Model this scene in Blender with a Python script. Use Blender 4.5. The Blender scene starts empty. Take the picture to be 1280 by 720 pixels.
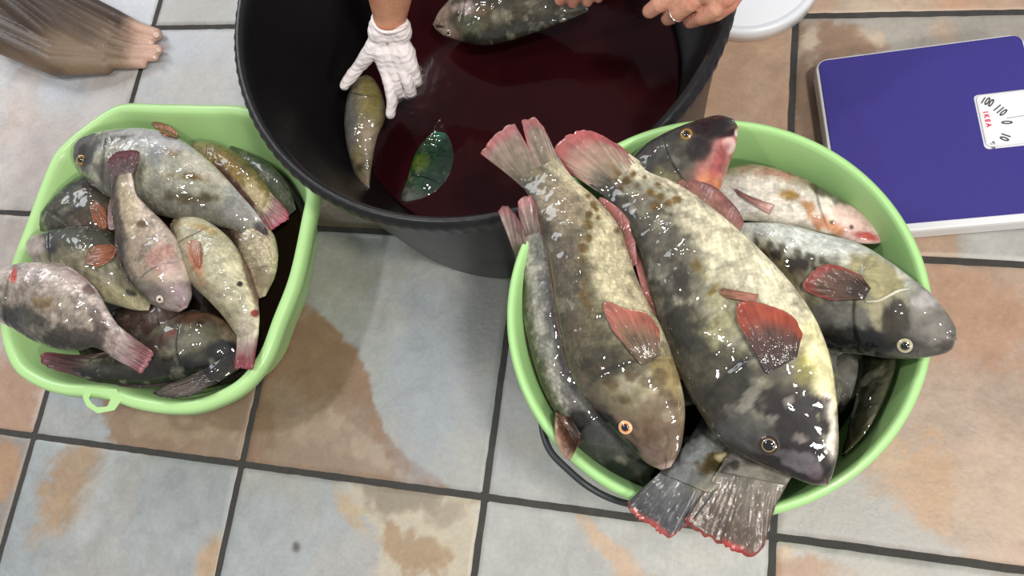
import bpy, bmesh, math, random
import numpy as np
from mathutils import Vector, Matrix, Euler
from mathutils.bvhtree import BVHTree
random.seed(7)
S = bpy.context.scene
COL = S.collection
PI = math.pi

# ------------------------------------------------------------------ camera
FPX = 995.9
CAM = np.array([1.1101, -0.0122, 1.1624])
ROT = (0.3013, 0.2204, 0.1359)
cd = bpy.data.cameras.new('camera'); cam = bpy.data.objects.new('camera', cd); COL.objects.link(cam)
cam.location = CAM; cam.rotation_euler = ROT
cd.sensor_fit = 'HORIZONTAL'; cd.sensor_width = 36.0; cd.lens = FPX / 1280 * 36.0
cd.clip_start = 0.02
S.camera = cam
RM = np.array(Euler(ROT, 'XYZ').to_matrix())

# ------------------------------------------------------------------ light
S.view_settings.view_transform = 'Standard'; S.view_settings.look = 'None'
S.view_settings.gamma = 1.0; S.view_settings.use_curve_mapping = False
S.view_settings.exposure = 0.0
world = bpy.data.worlds.new('room_light'); S.world = world; world.use_nodes = True
wb = world.node_tree.nodes['Background']; wb.inputs[0].default_value = (0.93, 0.96, 1.0, 1); wb.inputs[1].default_value = 0.36

def area(name, loc, target, size, energy, color, sy=None):
    l = bpy.data.lights.new(name, 'AREA'); l.energy = energy; l.color = color
    l.shape = 'RECTANGLE'; l.size = size; l.size_y = sy or size
    o = bpy.data.objects.new(name, l); COL.objects.link(o); o.location = loc
    o.rotation_euler = (Vector(target) - Vector(loc)).to_track_quat('-Z', 'Y').to_euler()
    return o
area('ceiling_spot_light', (1.85, -.15, 2.45), (1.0, .3, 0), .2, 33, (1, .96, .9))
area('ceiling_spot_light', (-.15, .1, 2.5), (.6, .3, 0), .15, 14, (1, .96, .9))
area('ceiling_spot_light', (-.6, 2.2, 2.5), (.6, .4, 0), .15, 11, (1, .97, .93))
area('side_lamp_light', (2.8, -1.1, 2.1), (.9, .35, 0), .35, 34, (1, .95, .88))
area('window_light', (-1.6, 2.0, 1.9), (.6, .4, 0), 1.3, 33, (.9, .95, 1.0), 1.0)

# ------------------------------------------------------------------ maths
def W(px, py, z):                       # where the sight line of a photo pixel meets height z
    d = RM @ np.array([(px - 640) / FPX, (360 - py) / FPX, -1.0])
    return CAM + d * ((z - CAM[2]) / d[2])
def PXY(v):
    d = (np.asarray(v) - CAM) @ RM
    return 640 + FPX * d[..., 0] / -d[..., 2], 360 - FPX * d[..., 1] / -d[..., 2]
def lin(c):
    c = np.array(c[:3], float) / 255.0
    return np.where(c <= 0.04045, c / 12.92, ((c + 0.055) / 1.055) ** 2.4)
def ss(a, b, x):
    t = np.clip((x - a) / (b - a + 1e-12), 0, 1); return t * t * (3 - 2 * t)
def _h(ix, iy, iz, seed):
    n = (ix * 374761393 + iy * 668265263 + iz * 2147483647 + seed * 1274126177) & 0xffffffff
    n = ((n ^ (n >> 13)) * 1274126177) & 0xffffffff
    return ((n ^ (n >> 16)) & 0xffff) / 65535.0
def noise(p, sc, seed=0):
    p = np.asarray(p, float) * sc
    i = np.floor(p).astype(np.int64); f = p - i; f = f * f * (3 - 2 * f); r = 0
    for dx in (0, 1):
        for dy in (0, 1):
            for dz in (0, 1):
                w = (f[:, 0] if dx else 1 - f[:, 0]) * (f[:, 1] if dy else 1 - f[:, 1]) * (f[:, 2] if dz else 1 - f[:, 2])
                r = r + w * _h(i[:, 0] + dx, i[:, 1] + dy, i[:, 2] + dz, seed)
    return r
def fbm(p, sc, seed=0, o=4):
    a = 0; w = .5; t = 0
    for k in range(o):
        a = a + w * noise(p, sc * 2 ** k, seed + k * 17); t += w; w *= .55
    return a / t
def catmull(P, n, closed=False):
    P = np.asarray(P, float); m = len(P)
    if closed: Q = np.vstack([P[-1], P, P[0], P[1]]); segs = m
    else: Q = np.vstack([2 * P[0] - P[1], P, 2 * P[-1] - P[-2]]); segs = m - 1
    u = np.linspace(0, segs, n, endpoint=not closed); k = np.minimum(u.astype(int), segs - 1); t = (u - k)[:, None]
    a, b, c, d = Q[k], Q[k + 1], Q[k + 2], Q[k + 3]
    return .5 * ((2 * b) + (-a + c) * t + (2 * a - 5 * b + 4 * c - d) * t ** 2 + (-a + 3 * b - 3 * c + d) * t ** 3)
def even(P, n, closed=False):           # resample a polyline to equal arc steps
    P = np.asarray(P, float)
    if closed: P = np.vstack([P, P[0]])
    L = np.r_[0, np.cumsum(np.linalg.norm(np.diff(P, axis=0), axis=1))]
    u = np.linspace(0, L[-1], n, endpoint=not closed)
    return np.c_[tuple(np.interp(u, L, P[:, k]) for k in range(P.shape[1]))]

# ------------------------------------------------------------------ meshes
def mesh_obj(name, v, faces, mat, parent=None, col=None, uv=None, smooth=True, attrs=None):
    me = bpy.data.meshes.new(name)
    me.from_pydata([tuple(x) for x in np.asarray(v).tolist()], [], faces)
    me.update()
    if smooth: me.polygons.foreach_set('use_smooth', [True] * len(me.polygons))
    if col is not None:
        a = me.color_attributes.new('Col', 'FLOAT_COLOR', 'POINT')
        c = np.ones((len(me.vertices), 4)); c[:, :3] = col; a.data.foreach_set('color', c.ravel())
    for k, val in (attrs or {}).items():
        a = me.attributes.new(k, 'FLOAT', 'POINT'); a.data.foreach_set('value', np.asarray(val, float).ravel())
    if uv is not None:
        l = me.uv_layers.new(name='UVMap'); vi = np.zeros(len(me.loops), int); me.loops.foreach_get('vertex_index', vi)
        l.data.foreach_set('uv', np.asarray(uv)[vi].ravel())
    for m in (mat if isinstance(mat, (list, tuple)) else [mat]): me.materials.append(m)
    o = bpy.data.objects.new(name, me); COL.objects.link(o)
    if parent: o.parent = parent
    return o
def grid_faces(nu, nv, cu=False, cv=False, off=0, flip=False):
    F = []
    for i in range(nu if cu else nu - 1):
        for j in range(nv if cv else nv - 1):
            a, b = i * nv + j, i * nv + (j + 1) % nv
            c, d = ((i + 1) % nu) * nv + (j + 1) % nv, ((i + 1) % nu) * nv + j
            F.append((off + a, off + d, off + c, off + b) if flip else (off + a, off + b, off + c, off + d))
    return F
def tag(o, label, cat, group=None, kind=None):
    o['label'] = label; o['category'] = cat
    if group: o['group'] = group
    if kind: o['kind'] = kind
    return o
def empty(name, loc, label, cat, group=None):
    o = bpy.data.objects.new(name, None); COL.objects.link(o); o.location = tuple(loc); o.empty_display_size = .03
    return tag(o, label, cat, group)
def adopt(root, *objs):                  # meshes are written in world coordinates
    for o in objs:
        o.parent = root; o.matrix_parent_inverse = Matrix.Translation(root.location).inverted()
def lathe(name, prof, center, mat, n=128, parent=None, mod=None, col=None):
    v = []; m = len(prof)
    for r, z in prof:
        for k in range(n):
            a = 2 * PI * k / n; q = r + (mod(a, r, z) if mod else 0)
            v.append((center[0] + q * math.cos(a), center[1] + q * math.sin(a), z))
    F = grid_faces(m, n, cv=True)
    return mesh_obj(name, v, F, mat, parent)
def tube(name, pts, rad, mat, parent=None, n=10, closed=False, res=None):
    P = catmull(pts, res or len(pts) * 8, closed); m = len(P)
    rad = np.interp(np.linspace(0, 1, m), np.linspace(0, 1, len(rad)), rad) if hasattr(rad, '__len__') else np.full(m, rad)
    T = np.gradient(P, axis=0) if not closed else np.roll(P, -1, 0) - np.roll(P, 1, 0)
    v = []; up = np.array([.13, .21, .97])
    for p, t, r in zip(P, T, rad):
        t = t / (np.linalg.norm(t) + 1e-9); a = np.cross(t, up); a /= np.linalg.norm(a) + 1e-9; b = np.cross(a, t)
        for k in range(n):
            th = 2 * PI * k / n; v.append(p + r * (a * math.cos(th) + b * math.sin(th)))
    F = grid_faces(m, n, cu=closed, cv=True)
    if not closed: F += [tuple(range(n))[::-1], tuple(range((m - 1) * n, m * n))]
    return mesh_obj(name, v, F, mat, parent)

# ------------------------------------------------------------------ materials
def newmat(name):
    m = bpy.data.materials.new(name); m.use_nodes = True
    nt = m.node_tree; return m, nt, nt.nodes['Principled BSDF']
def N(nt, t, **kw):
    n = nt.nodes.new(t)
    for k, v in kw.items():
        if k.startswith('_'): setattr(n, k[1:], v)
        else: n.inputs[k.replace('__', ' ')].default_value = v
    return n
def math_node(nt, op, a, b=None, c=None):
    n = nt.nodes.new('ShaderNodeMath'); n.operation = op
    for i, x in enumerate((a, b, c)):
        if x is None: continue
        if isinstance(x, (int, float)): n.inputs[i].default_value = x
        else: nt.links.new(x, n.inputs[i])
    return n.outputs[0]
def mixc(nt, fac, a, b, blend='MIX'):
    n = nt.nodes.new('ShaderNodeMix'); n.data_type = 'RGBA'; n.blend_type = blend
    for s, x in ((0, fac), (6, a), (7, b)):
        if hasattr(x, 'default_value') and not isinstance(x, (int, float)): nt.links.new(x, n.inputs[s])
        elif s == 0: n.inputs[0].default_value = x
        else: n.inputs[s].default_value = (*x[:3], 1)
    return n.outputs[2]
def ramp(nt, x, lo, hi, a=0., b=1.):
    n = nt.nodes.new('ShaderNodeMapRange'); n.inputs[1].default_value = lo; n.inputs[2].default_value = hi
    n.inputs[3].default_value = a; n.inputs[4].default_value = b; nt.links.new(x, n.inputs[0]); return n.outputs[0]
def bump(nt, h, strength, dist, prev=None):
    n = nt.nodes.new('ShaderNodeBump'); n.inputs['Strength'].default_value = strength; n.inputs['Distance'].default_value = dist
    nt.links.new(h, n.inputs['Height'])
    if prev: nt.links.new(prev, n.inputs['Normal'])
    return n.outputs[0]
def plain(name, c, rough=.5, spec=.5, var=.06, sc=30, bmp=0., coat=0., metal=0., bsc=None):
    m, nt, b = newmat(name); c = lin(c)
    tc = N(nt, 'ShaderNodeTexCoord'); nz = N(nt, 'ShaderNodeTexNoise', Scale=sc, Detail=5.)
    nt.links.new(tc.outputs['Object'], nz.inputs['Vector'])
    nt.links.new(mixc(nt, nz.outputs[0], c * (1 - var), np.minimum(c * (1 + var), 1)), b.inputs['Base Color'])
    b.inputs['Roughness'].default_value = rough; b.inputs['Specular IOR Level'].default_value = spec
    b.inputs['Coat Weight'].default_value = coat; b.inputs['Coat Roughness'].default_value = .08; b.inputs['Metallic'].default_value = metal
    if bmp:
        n2 = N(nt, 'ShaderNodeTexNoise', Scale=bsc or sc * 4, Detail=3.); nt.links.new(tc.outputs['Object'], n2.inputs['Vector'])
        nt.links.new(bump(nt, n2.outputs[0], bmp, .004), b.inputs['Normal'])
    return m

def fish_material(name, scale_mm, mottle, wet, bscale=1.):
    m, nt, b = newmat(name)
    at = N(nt, 'ShaderNodeAttribute', _attribute_name='Col'); sc = N(nt, 'ShaderNodeAttribute', _attribute_name='scl')
    uv = N(nt, 'ShaderNodeUVMap'); tc = N(nt, 'ShaderNodeTexCoord')
    mp = N(nt, 'ShaderNodeMapping'); mp.inputs['Scale'].default_value = (1000 / scale_mm, 1250 / scale_mm, 1)
    nt.links.new(uv.outputs[0], mp.inputs[0])
    nz0 = N(nt, 'ShaderNodeTexNoise', Scale=.8, Detail=3.); nt.links.new(mp.outputs[0], nz0.inputs['Vector'])
    va = nt.nodes.new('ShaderNodeVectorMath'); va.operation = 'ADD'; nt.links.new(mp.outputs[0], va.inputs[0]); nt.links.new(nz0.outputs[1], va.inputs[1])
    vo = N(nt, 'ShaderNodeTexVoronoi', Scale=1., Randomness=.55); nt.links.new(va.outputs[0], vo.inputs['Vector'])
    edge = math_node(nt, 'MULTIPLY', ramp(nt, vo.outputs['Distance'], .3, .75), sc.outputs['Fac'])
    sep = nt.nodes.new('ShaderNodeSeparateColor'); nt.links.new(vo.outputs['Color'], sep.inputs[0])
    cell = math_node(nt, 'ADD', 1., math_node(nt, 'MULTIPLY', math_node(nt, 'SUBTRACT', ramp(nt, sep.outputs[0], 0, 1, -.34, .18), 0.), sc.outputs['Fac']))
    n1 = N(nt, 'ShaderNodeTexNoise', Scale=58., Detail=6., Roughness=.62, Distortion=.7); nt.links.new(tc.outputs['Object'], n1.inputs['Vector'])
    n2 = N(nt, 'ShaderNodeTexNoise', Scale=260., Detail=4., Roughness=.6); nt.links.new(tc.outputs['Object'], n2.inputs['Vector'])
    f = math_node(nt, 'MULTIPLY', ramp(nt, n1.outputs[0], .38, .62, 1 - mottle, 1 + mottle * .45), ramp(nt, n2.outputs[0], .35, .65, .94, 1.05))
    f = math_node(nt, 'MULTIPLY', math_node(nt, 'MULTIPLY', f, cell), math_node(nt, 'SUBTRACT', 1., math_node(nt, 'MULTIPLY', edge, .3)))
    vm = nt.nodes.new('ShaderNodeVectorMath'); vm.operation = 'SCALE'; nt.links.new(at.outputs['Color'], vm.inputs[0]); nt.links.new(f, vm.inputs['Scale'])
    nt.links.new(vm.outputs[0], b.inputs['Base Color'])
    b.inputs['Roughness'].default_value = .5; b.inputs['Specular IOR Level'].default_value = .25
    b.inputs['Coat Weight'].default_value = wet; b.inputs['Coat Roughness'].default_value = .03; b.inputs['Coat IOR'].default_value = 1.45
    hb = math_node(nt, 'MULTIPLY', vo.outputs['Distance'], math_node(nt, 'MULTIPLY', sc.outputs['Fac'], -.5))
    nb = bump(nt, math_node(nt, 'ADD', hb, math_node(nt, 'MULTIPLY', n2.outputs[0], .5)), .35, .0009 * bscale)
    n3 = N(nt, 'ShaderNodeTexNoise', Scale=44., Detail=2., Roughness=.4); nt.links.new(tc.outputs['Object'], n3.inputs['Vector'])
    nb2 = bump(nt, n3.outputs[0], .8, .0058 * bscale)
    nt.links.new(nb, b.inputs['Normal']); nt.links.new(nb2, b.inputs['Coat Normal'])
    return m
M_FISH = fish_material('fish_skin', 6.5, .34, 1.)
M_FISH2 = fish_material('fish_skin_fine', 4.5, .26, 1.)
def fin_material():
    m, nt, b = newmat('fish_fin')
    at = N(nt, 'ShaderNodeAttribute', _attribute_name='Col'); uv = N(nt, 'ShaderNodeUVMap'); tc = N(nt, 'ShaderNodeTexCoord')
    mp = N(nt, 'ShaderNodeMapping'); mp.inputs['Scale'].default_value = (22, 1.6, 1); nt.links.new(uv.outputs[0], mp.inputs[0])
    nz = N(nt, 'ShaderNodeTexNoise', Scale=1., Detail=5., Roughness=.65); nt.links.new(mp.outputs[0], nz.inputs['Vector'])
    n2 = N(nt, 'ShaderNodeTexNoise', Scale=90., Detail=5.); nt.links.new(tc.outputs['Object'], n2.inputs['Vector'])
    f = math_node(nt, 'MULTIPLY', ramp(nt, nz.outputs[0], .35, .65, .74, 1.18), ramp(nt, n2.outputs[0], .35, .65, .85, 1.12))
    vm = nt.nodes.new('ShaderNodeVectorMath'); vm.operation = 'SCALE'; nt.links.new(at.outputs['Color'], vm.inputs[0]); nt.links.new(f, vm.inputs['Scale'])
    nt.links.new(vm.outputs[0], b.inputs['Base Color'])
    b.inputs['Roughness'].default_value = .55; b.inputs['Specular IOR Level'].default_value = .25; b.inputs['Coat Weight'].default_value = .8; b.inputs['Coat Roughness'].default_value = .06
    nt.links.new(bump(nt, nz.outputs[0], .4, .001), b.inputs['Normal'])
    nt.links.new(bump(nt, n2.outputs[0], .6, .004), b.inputs['Coat Normal'])
    return m
M_FIN = fin_material()
M_PUPIL = plain('eye_pupil', (8, 8, 9), .05, .8, coat=1.)
def attr_mat(name, rough, coat=0., bmp=0., bsc=200, sss=0.):
    m, nt, b = newmat(name); at = N(nt, 'ShaderNodeAttribute', _attribute_name='Col'); tc = N(nt, 'ShaderNodeTexCoord')
    nz = N(nt, 'ShaderNodeTexNoise', Scale=bsc, Detail=4.); nt.links.new(tc.outputs['Object'], nz.inputs['Vector'])
    vm = nt.nodes.new('ShaderNodeVectorMath'); vm.operation = 'SCALE'; nt.links.new(at.outputs['Color'], vm.inputs[0]); nt.links.new(ramp(nt, nz.outputs[0], .3, .7, .9, 1.1), vm.inputs['Scale'])
    nt.links.new(vm.outputs[0], b.inputs['Base Color']); b.inputs['Roughness'].default_value = rough; b.inputs['Coat Weight'].default_value = coat
    b.inputs['Coat Roughness'].default_value = .08; b.inputs['Subsurface Weight'].default_value = sss; b.inputs['Subsurface Scale'].default_value = .004
    if bmp: nt.links.new(bump(nt, nz.outputs[0], bmp, .002), b.inputs['Normal'])
    return m
M_EYE = attr_mat('fish_eye', .15, 1.)
M_SKIN = attr_mat('human_skin', .5, .08, .35, 260, .12)

#@@FLOOR
T = 0.402
def paint(px, py, p3, items, col, sk=.7, wk=1., tone=0.):
    """lay patches of colour over col; each patch is an ellipse or polygon"""
    for it in items:
        kind = it[0]
        if kind == 'e':
            _, cx, cy, rx, ry, ang, c, st, soft, ns = it
            a = math.radians(ang); dx, dy = px - cx, py - cy
            u = (dx * math.cos(a) + dy * math.sin(a)) / rx; v = (-dx * math.sin(a) + dy * math.cos(a)) / ry
            d = (1 - np.sqrt(u * u + v * v)) * min(rx, ry)
        else:
            _, poly, c, st, soft, ns = it
            P = np.array(poly, float); Q = np.roll(P, -1, 0); d = np.full(px.shape, 1e9); ins = np.zeros(px.shape, bool)
            for (x0, y0), (x1, y1) in zip(P, Q):
                ex, ey = x1 - x0, y1 - y0; t = np.clip(((px - x0) * ex + (py - y0) * ey) / (ex * ex + ey * ey + 1e-9), 0, 1)
                d = np.minimum(d, np.hypot(px - x0 - t * ex, py - y0 - t * ey))
                cr = ((y0 > py) != (y1 > py)) & (px < (x1 - x0) * (py - y0) / (y1 - y0 + 1e-12) + x0); ins ^= cr
            d = np.where(ins, d, -d)
        near = d > -(soft + ns * 2 + 2)
        if not near.any(): continue
        n = np.zeros(px.shape); n[near] = ((fbm(p3[near], 24, 5, 3) - .5) * 1.2 + (fbm(p3[near], 90, 15, 3) - .5) * .9) * 3 * ns
        soft = soft * sk; w = (ss(-soft, soft, d + n) * min(1, st * 1.12) * wk)[:, None]
        col = col * (1 - w) + lin(c) * w
    return col

tile_base = {(-1, -1): (150, 140, 132), (0, -1): (160, 167, 170), (1, -1): (162, 169, 172), (2, -1): (180, 178, 174), (3, -1): (186, 182, 176),
             (-1, 0): (196, 180, 172), (0, 0): (160, 168, 174), (1, 0): (160, 165, 166), (2, 0): (166, 168, 168), (3, 0): (196, 160, 132),
             (-1, 1): (200, 190, 186), (0, 1): (192, 194, 198), (1, 1): (122, 106, 76), (2, 1): (196, 150, 112), (3, 1): (178, 168, 154),  # tile between tub and basin: olive slate, darkened for the shadow there
             (-1, 2): (196, 200, 208), (0, 2): (178, 176, 172), (3, 2): (200, 160, 122), (2, 2): (196, 170, 140)}
BR, TAN, CRM, ORG, GRY, BLU = (150, 112, 76), (190, 152, 106), (206, 186, 152), (206, 140, 92), (172, 172, 170), (156, 168, 182)
tile_paint = {
 (-1, -1): [('e', 2, 590, 26, 40, 10, (190, 142, 96), 1, 6, 6)],
 (0, -1): [('e', 92, 600, 34, 62, 28, (172, 138, 100), .9, 8, 9), ('e', 62, 645, 14, 34, 20, TAN, .5, 8, 6), ('e', 265, 700, 16, 26, 10, TAN, .9, 6, 4),
           ('e', 130, 600, 14, 80, 24, (176, 182, 184), .6, 8, 6)],
 (1, -1): [('e', 370, 684, 5, 6, 0, (96, 94, 90), .9, 2, 1.5), ('p', [(425, 600), (610, 615), (600, 730), (470, 730), (475, 680), (455, 645)], (196, 180, 150), 1, 6, 9),
           ('p', [(440, 600), (560, 612), (540, 640), (480, 650)], (150, 132, 106), .9, 6, 8), ('e', 520, 690, 46, 24, 30, (172, 138, 92), .95, 5, 10),
           ('e', 560, 640, 30, 14, -20, (160, 142, 112), .7, 5, 6), ('e', 440, 640, 8, 34, -30, (196, 164, 110), .7, 4, 4)],
 (2, -1): [('p', [(722, 640), (742, 645), (760, 672), (790, 700), (812, 730), (770, 730), (765, 700), (735, 670)], (204, 166, 130), 1, 4, 6),
           ('e', 880, 700, 60, 24, 0, (196, 190, 182), .7, 10, 10)],
 (3, -1): [('e', 1010, 712, 46, 24, 10, (188, 142, 104), .95, 6, 9), ('e', 985, 690, 14, 10, 0, (210, 178, 140), .8, 4, 4), ('e', 1100, 715, 50, 18, 0, (190, 178, 162), .6, 9, 9)],
 (-1, 0): [('e', 10, 500, 44, 66, 0, (184, 138, 104), 1, 10, 10), ('e', 5, 400, 40, 50, 0, (196, 170, 158), .6, 10, 10)],
 (0, 0): [('p', [(124, 440), (420, 440), (420, 640), (170, 600), (134, 545), (124, 520)], (158, 122, 88), 1, 4, 8), ('e', 220, 530, 60, 18, 8, (176, 146, 112), .6, 5, 12),
          ('e', 290, 560, 30, 20, 0, (166, 140, 112), .5, 5, 8)],
 (1, 0): [('p', [(300, 370), (365, 372), (408, 398), (440, 430), (462, 468), (470, 510), (492, 550), (520, 580), (560, 612), (560, 640), (260, 640)], (150, 108, 68), 1, 2, 4),
          ('p', [(340, 480), (450, 520), (500, 580), (560, 625), (330, 600)], (160, 134, 108), .65, 12, 14),
          ('e', 400, 540, 34, 16, 20, (178, 150, 120), .45, 4, 12), ('e', 470, 570, 50, 10, 42, (182, 156, 124), .6, 4, 8),
          ('e', 540, 470, 50, 120, 8, (150, 162, 176), .7, 16, 12), ('e', 420, 330, 60, 40, 0, (160, 154, 142), .8, 18, 14),
          ('e', 600, 400, 40, 60, 0, (150, 152, 150), .6, 18, 10)],
 (2, 0): [('e', 690, 620, 70, 30, 0, (176, 174, 170), .6, 10, 8)],
 (3, 0): [('p', [(955, 540), (1090, 520), (1070, 580), (1140, 640), (1200, 700), (950, 700)], (182, 176, 170), 1, 12, 14),
          ('e', 1210, 400, 90, 60, 10, (200, 146, 106), .9, 14, 16), ('e', 1180, 520, 50, 60, 40, (190, 160, 138), .7, 12, 18),
          ('e', 1160, 600, 60, 40, 40, (206, 158, 110), .9, 8, 18), ('e', 1250, 620, 60, 60, 30, (206, 172, 140), .8, 10, 18), ('e', 1110, 575, 26, 20, 0, (208, 168, 126), .8, 6, 12),
          ('e', 1250, 500, 40, 20, 30, (180, 150, 128), .6, 5, 10)],
 (-1, 1): [('e', 60, 90, 50, 44, 20, (196, 202, 212), .9, 12, 10), ('e', 60, 190, 60, 50, 0, (200, 180, 172), .7, 12, 16), ('e', 30, 130, 20, 50, 20, (204, 180, 164), .6, 6, 10)],
 (0, 1): [('e', 250, 110, 50, 24, 0, (200, 190, 184), .7, 10, 12), ('e', 230, 60, 40, 20, 0, (186, 192, 202), .7, 10, 10)],
 (2, 1): [('e', 930, 90, 60, 60, 0, (196, 148, 108), .8, 14, 16), ('e', 950, 100, 14, 40, 10, (210, 170, 130), .5, 6, 10)],
 (3, 1): [('p', [(990, 20), (1075, 22), (1090, 48), (1130, 60), (1040, 75), (1020, 200), (985, 200)], (166, 126, 92), .95, 5, 9), ('e', 1012, 50, 14, 34, 8, (206, 184, 154), .9, 4, 8),
          ('e', 1088, 44, 22, 7, 30, (212, 186, 152), .8, 3, 5), ('e', 1180, 40, 16, 14, 0, (198, 164, 130), .7, 6, 5),
          ('p', [(1000, 180), (1050, 180), (1060, 330), (990, 330)], (128, 116, 102), .8, 12, 8),
          ('p', [(1130, 270), (1195, 270), (1200, 335), (1120, 335)], (192, 152, 116), 1, 4, 4), ('p', [(1200, 260), (1300, 260), (1300, 335), (1205, 335)], (180, 178, 172), .9, 4, 4)],
 (-1, 2): [], (0, 2): [('e', 250, 5, 40, 30, 0, (172, 162, 150), .6, 10, 8)],
 (3, 2): [('e', 1200, 5, 26, 12, 0, (214, 150, 100), .7, 6, 6), ('e', 1080, 5, 40, 14, 0, (206, 184, 156), .6, 6, 8)]}
def build_floor():
    V, F, CC, H = [], [], [], []; off = 0; g = .0052
    rnd = random.Random(3)
    for i in range(-5, 9):
        for j in range(-5, 8):
            vis = -1 <= i <= 3 and -1 <= j <= 2
            n = 110 if vis else 24
            a = np.linspace(0, 1, n)
            b = .006; a = np.r_[0, b, a[1:-1] * (1 - 2 * b - .01) + b + .005, 1 - b, 1]; n = len(a)
            X, Y = np.meshgrid(i * T + g + a * (T - 2 * g), j * T + g + a * (T - 2 * g), indexing='ij')
            x, y = X.ravel(), Y.ravel(); p3 = np.c_[x, y, np.full(len(x), i * 3.1 + j * 1.7)]
            ed = np.minimum(np.minimum(x - i * T - g, (i + 1) * T - g - x), np.minimum(y - j * T - g, (j + 1) * T - g - y))
            # chipped, slightly wavy slate edges
            wob = (noise(p3, 60, 2) - .5) * .0012 * ss(.012, 0, ed)
            x2 = x + wob * np.sign(x - (i + .5) * T); y2 = y + wob * np.sign(y - (j + .5) * T)
            z = -.0022 * (1 - ss(0, .0035, ed)) + (fbm(p3, 16, 4) - .5) * .0016 * ss(0, .02, ed)
            px, py = PXY(np.c_[x, y, np.zeros(len(x))])
            if (i, j) in tile_base: base = tile_base[(i, j)]
            else: base = rnd.choice([(162, 168, 172), (176, 172, 168), (186, 160, 132), (170, 166, 160)])
            c = np.tile(lin(base), (len(x), 1))
            q = np.c_[x + (fbm(p3, 9, 9) - .5) * .1, y + (fbm(p3, 9, 12) - .5) * .1, p3[:, 2]]
            nn = fbm(q, 12, 21 + i * 3 + j, 4); c = c * (.86 + .28 * nn)[:, None]
            tone = ss(.5, .64, fbm(q, 7, 40 + i + j * 5, 3))[:, None] * .3; c = c * (1 - tone) + lin(TAN if not vis else (184, 168, 148)) * tone
            if vis: c = paint(px, py, p3, tile_paint.get((i, j), []), c, 1.4, .95)
            else:
                t2 = .55 * ss(.5, .68, fbm(q, 5, 60 + i * 2 + j, 4))[:, None]; c = c * (1 - t2) + lin(rnd.choice([BR, TAN, GRY])) * t2
            V.append(np.c_[x2, y2, z]); CC.append(c); F += grid_faces(n, n, off=off, flip=True); off += n * n
    for k_ in range(len(CC)):
        g0 = CC[k_] @ np.array([.3, .55, .15]); CC[k_] = np.clip((CC[k_] * .7 + g0[:, None] * .3) * .92, 0, 1)
    m, nt, b = newmat('slate_tile')
    at = N(nt, 'ShaderNodeAttribute', _attribute_name='Col'); tc = N(nt, 'ShaderNodeTexCoord')
    n1 = N(nt, 'ShaderNodeTexNoise', Scale=26., Detail=10., Roughness=.72, Distortion=.35); nt.links.new(tc.outputs['Object'], n1.inputs['Vector'])
    n2 = N(nt, 'ShaderNodeTexNoise', Scale=6., Detail=6., Roughness=.6, Distortion=.6); nt.links.new(tc.outputs['Object'], n2.inputs['Vector'])
    n3 = N(nt, 'ShaderNodeTexNoise', Scale=160., Detail=4.); nt.links.new(tc.outputs['Object'], n3.inputs['Vector'])
    f = math_node(nt, 'MULTIPLY', ramp(nt, n1.outputs[0], .3, .7, .84, 1.14), ramp(nt, n3.outputs[0], .3, .7, .95, 1.05))
    vm = nt.nodes.new('ShaderNodeVectorMath'); vm.operation = 'SCALE'; nt.links.new(at.outputs['Color'], vm.inputs[0]); nt.links.new(f, vm.inputs['Scale'])
    nt.links.new(vm.outputs[0], b.inputs['Base Color'])
    nt.links.new(ramp(nt, n1.outputs[0], .3, .7, .3, .48), b.inputs['Roughness']); b.inputs['Specular IOR Level'].default_value = .45
    nb = bump(nt, n1.outputs[0], .22, .004); nb = bump(nt, n2.outputs[0], .3, .006, nb); nt.links.new(bump(nt, n3.outputs[0], .25, .001, nb), b.inputs['Normal'])
    o = mesh_obj('floor', np.vstack(V), F, m, col=np.vstack(CC)); o['kind'] = 'structure'
    gm = plain('grout', (70, 68, 66), .85, .2, .25, 60, .5)
    a0, a1, b0, b1 = -5 * T, 9 * T, -5 * T, 8 * T
    gv = [(a0, b0, -.0022), (a1, b0, -.0022), (a1, b1, -.0022), (a0, b1, -.0022), (a0, b0, -.03), (a1, b0, -.03), (a1, b1, -.03), (a0, b1, -.03)]
    mesh_obj('grout', gv, [(0, 1, 2, 3), (7, 6, 5, 4), (0, 4, 5, 1), (1, 5, 6, 2), (2, 6, 7, 3), (3, 7, 4, 0)], gm, o, smooth=False)
build_floor()

#@@TUBS
M_GREEN = plain('green_plastic', (166, 212, 140), .38, .45, .05, 9, .06, .15)
M_GREEN2 = plain('pale_green_plastic', (178, 220, 148), .36, .45, .05, 9, .06, .15)
M_BLACK = plain('black_rubber', (19, 19, 21), .36, .5, .35, 14, .2, 0, bsc=30)
M_DARK = plain('dark_handle', (42, 46, 50), .45)

# round green bucket
BC = (1.1035, .2071); BH = .384; BR_ = .2004
bk = empty('green_bucket', (*BC, 0), 'round lime green plastic bucket heaped with large fish, on the tiles beside the scale', 'bucket')
w = .0035
prof = [(.001, .004), (.135, .004), (.142, .010), (.150, .05), (.176, .26), (.191, BH - .022), (.1945, BH - .007), (.1965, BH - .001), (.200, BH), (.2035, BH - .003), (.2050, BH - .009),
        (.2045, BH - .020), (.2020, BH - .024), (.1995, BH - .020), (.1945, BH - .026), (.180, .26), (.154, .05), (.145, .003), (.138, 0), (.001, 0)]
adopt(bk, lathe('body', prof, BC, M_GREEN, 144))
hp = []
for k in range(25):
    a = math.radians(192 + 170 * k / 24); rr = .190 + .0235 * ss(2.2, 5, k) - .035 * ss(7, 13, k) + .024 * ss(14, 22, k)
    hp.append((BC[0] + rr * math.cos(a), BC[1] + rr * math.sin(a), .335 + .02 * ss(3, 5, k) - .15 * ss(6.5, 13, k) + .13 * ss(15, 24, k)))
adopt(bk, tube('handle', hp, .0036, M_DARK))
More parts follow.
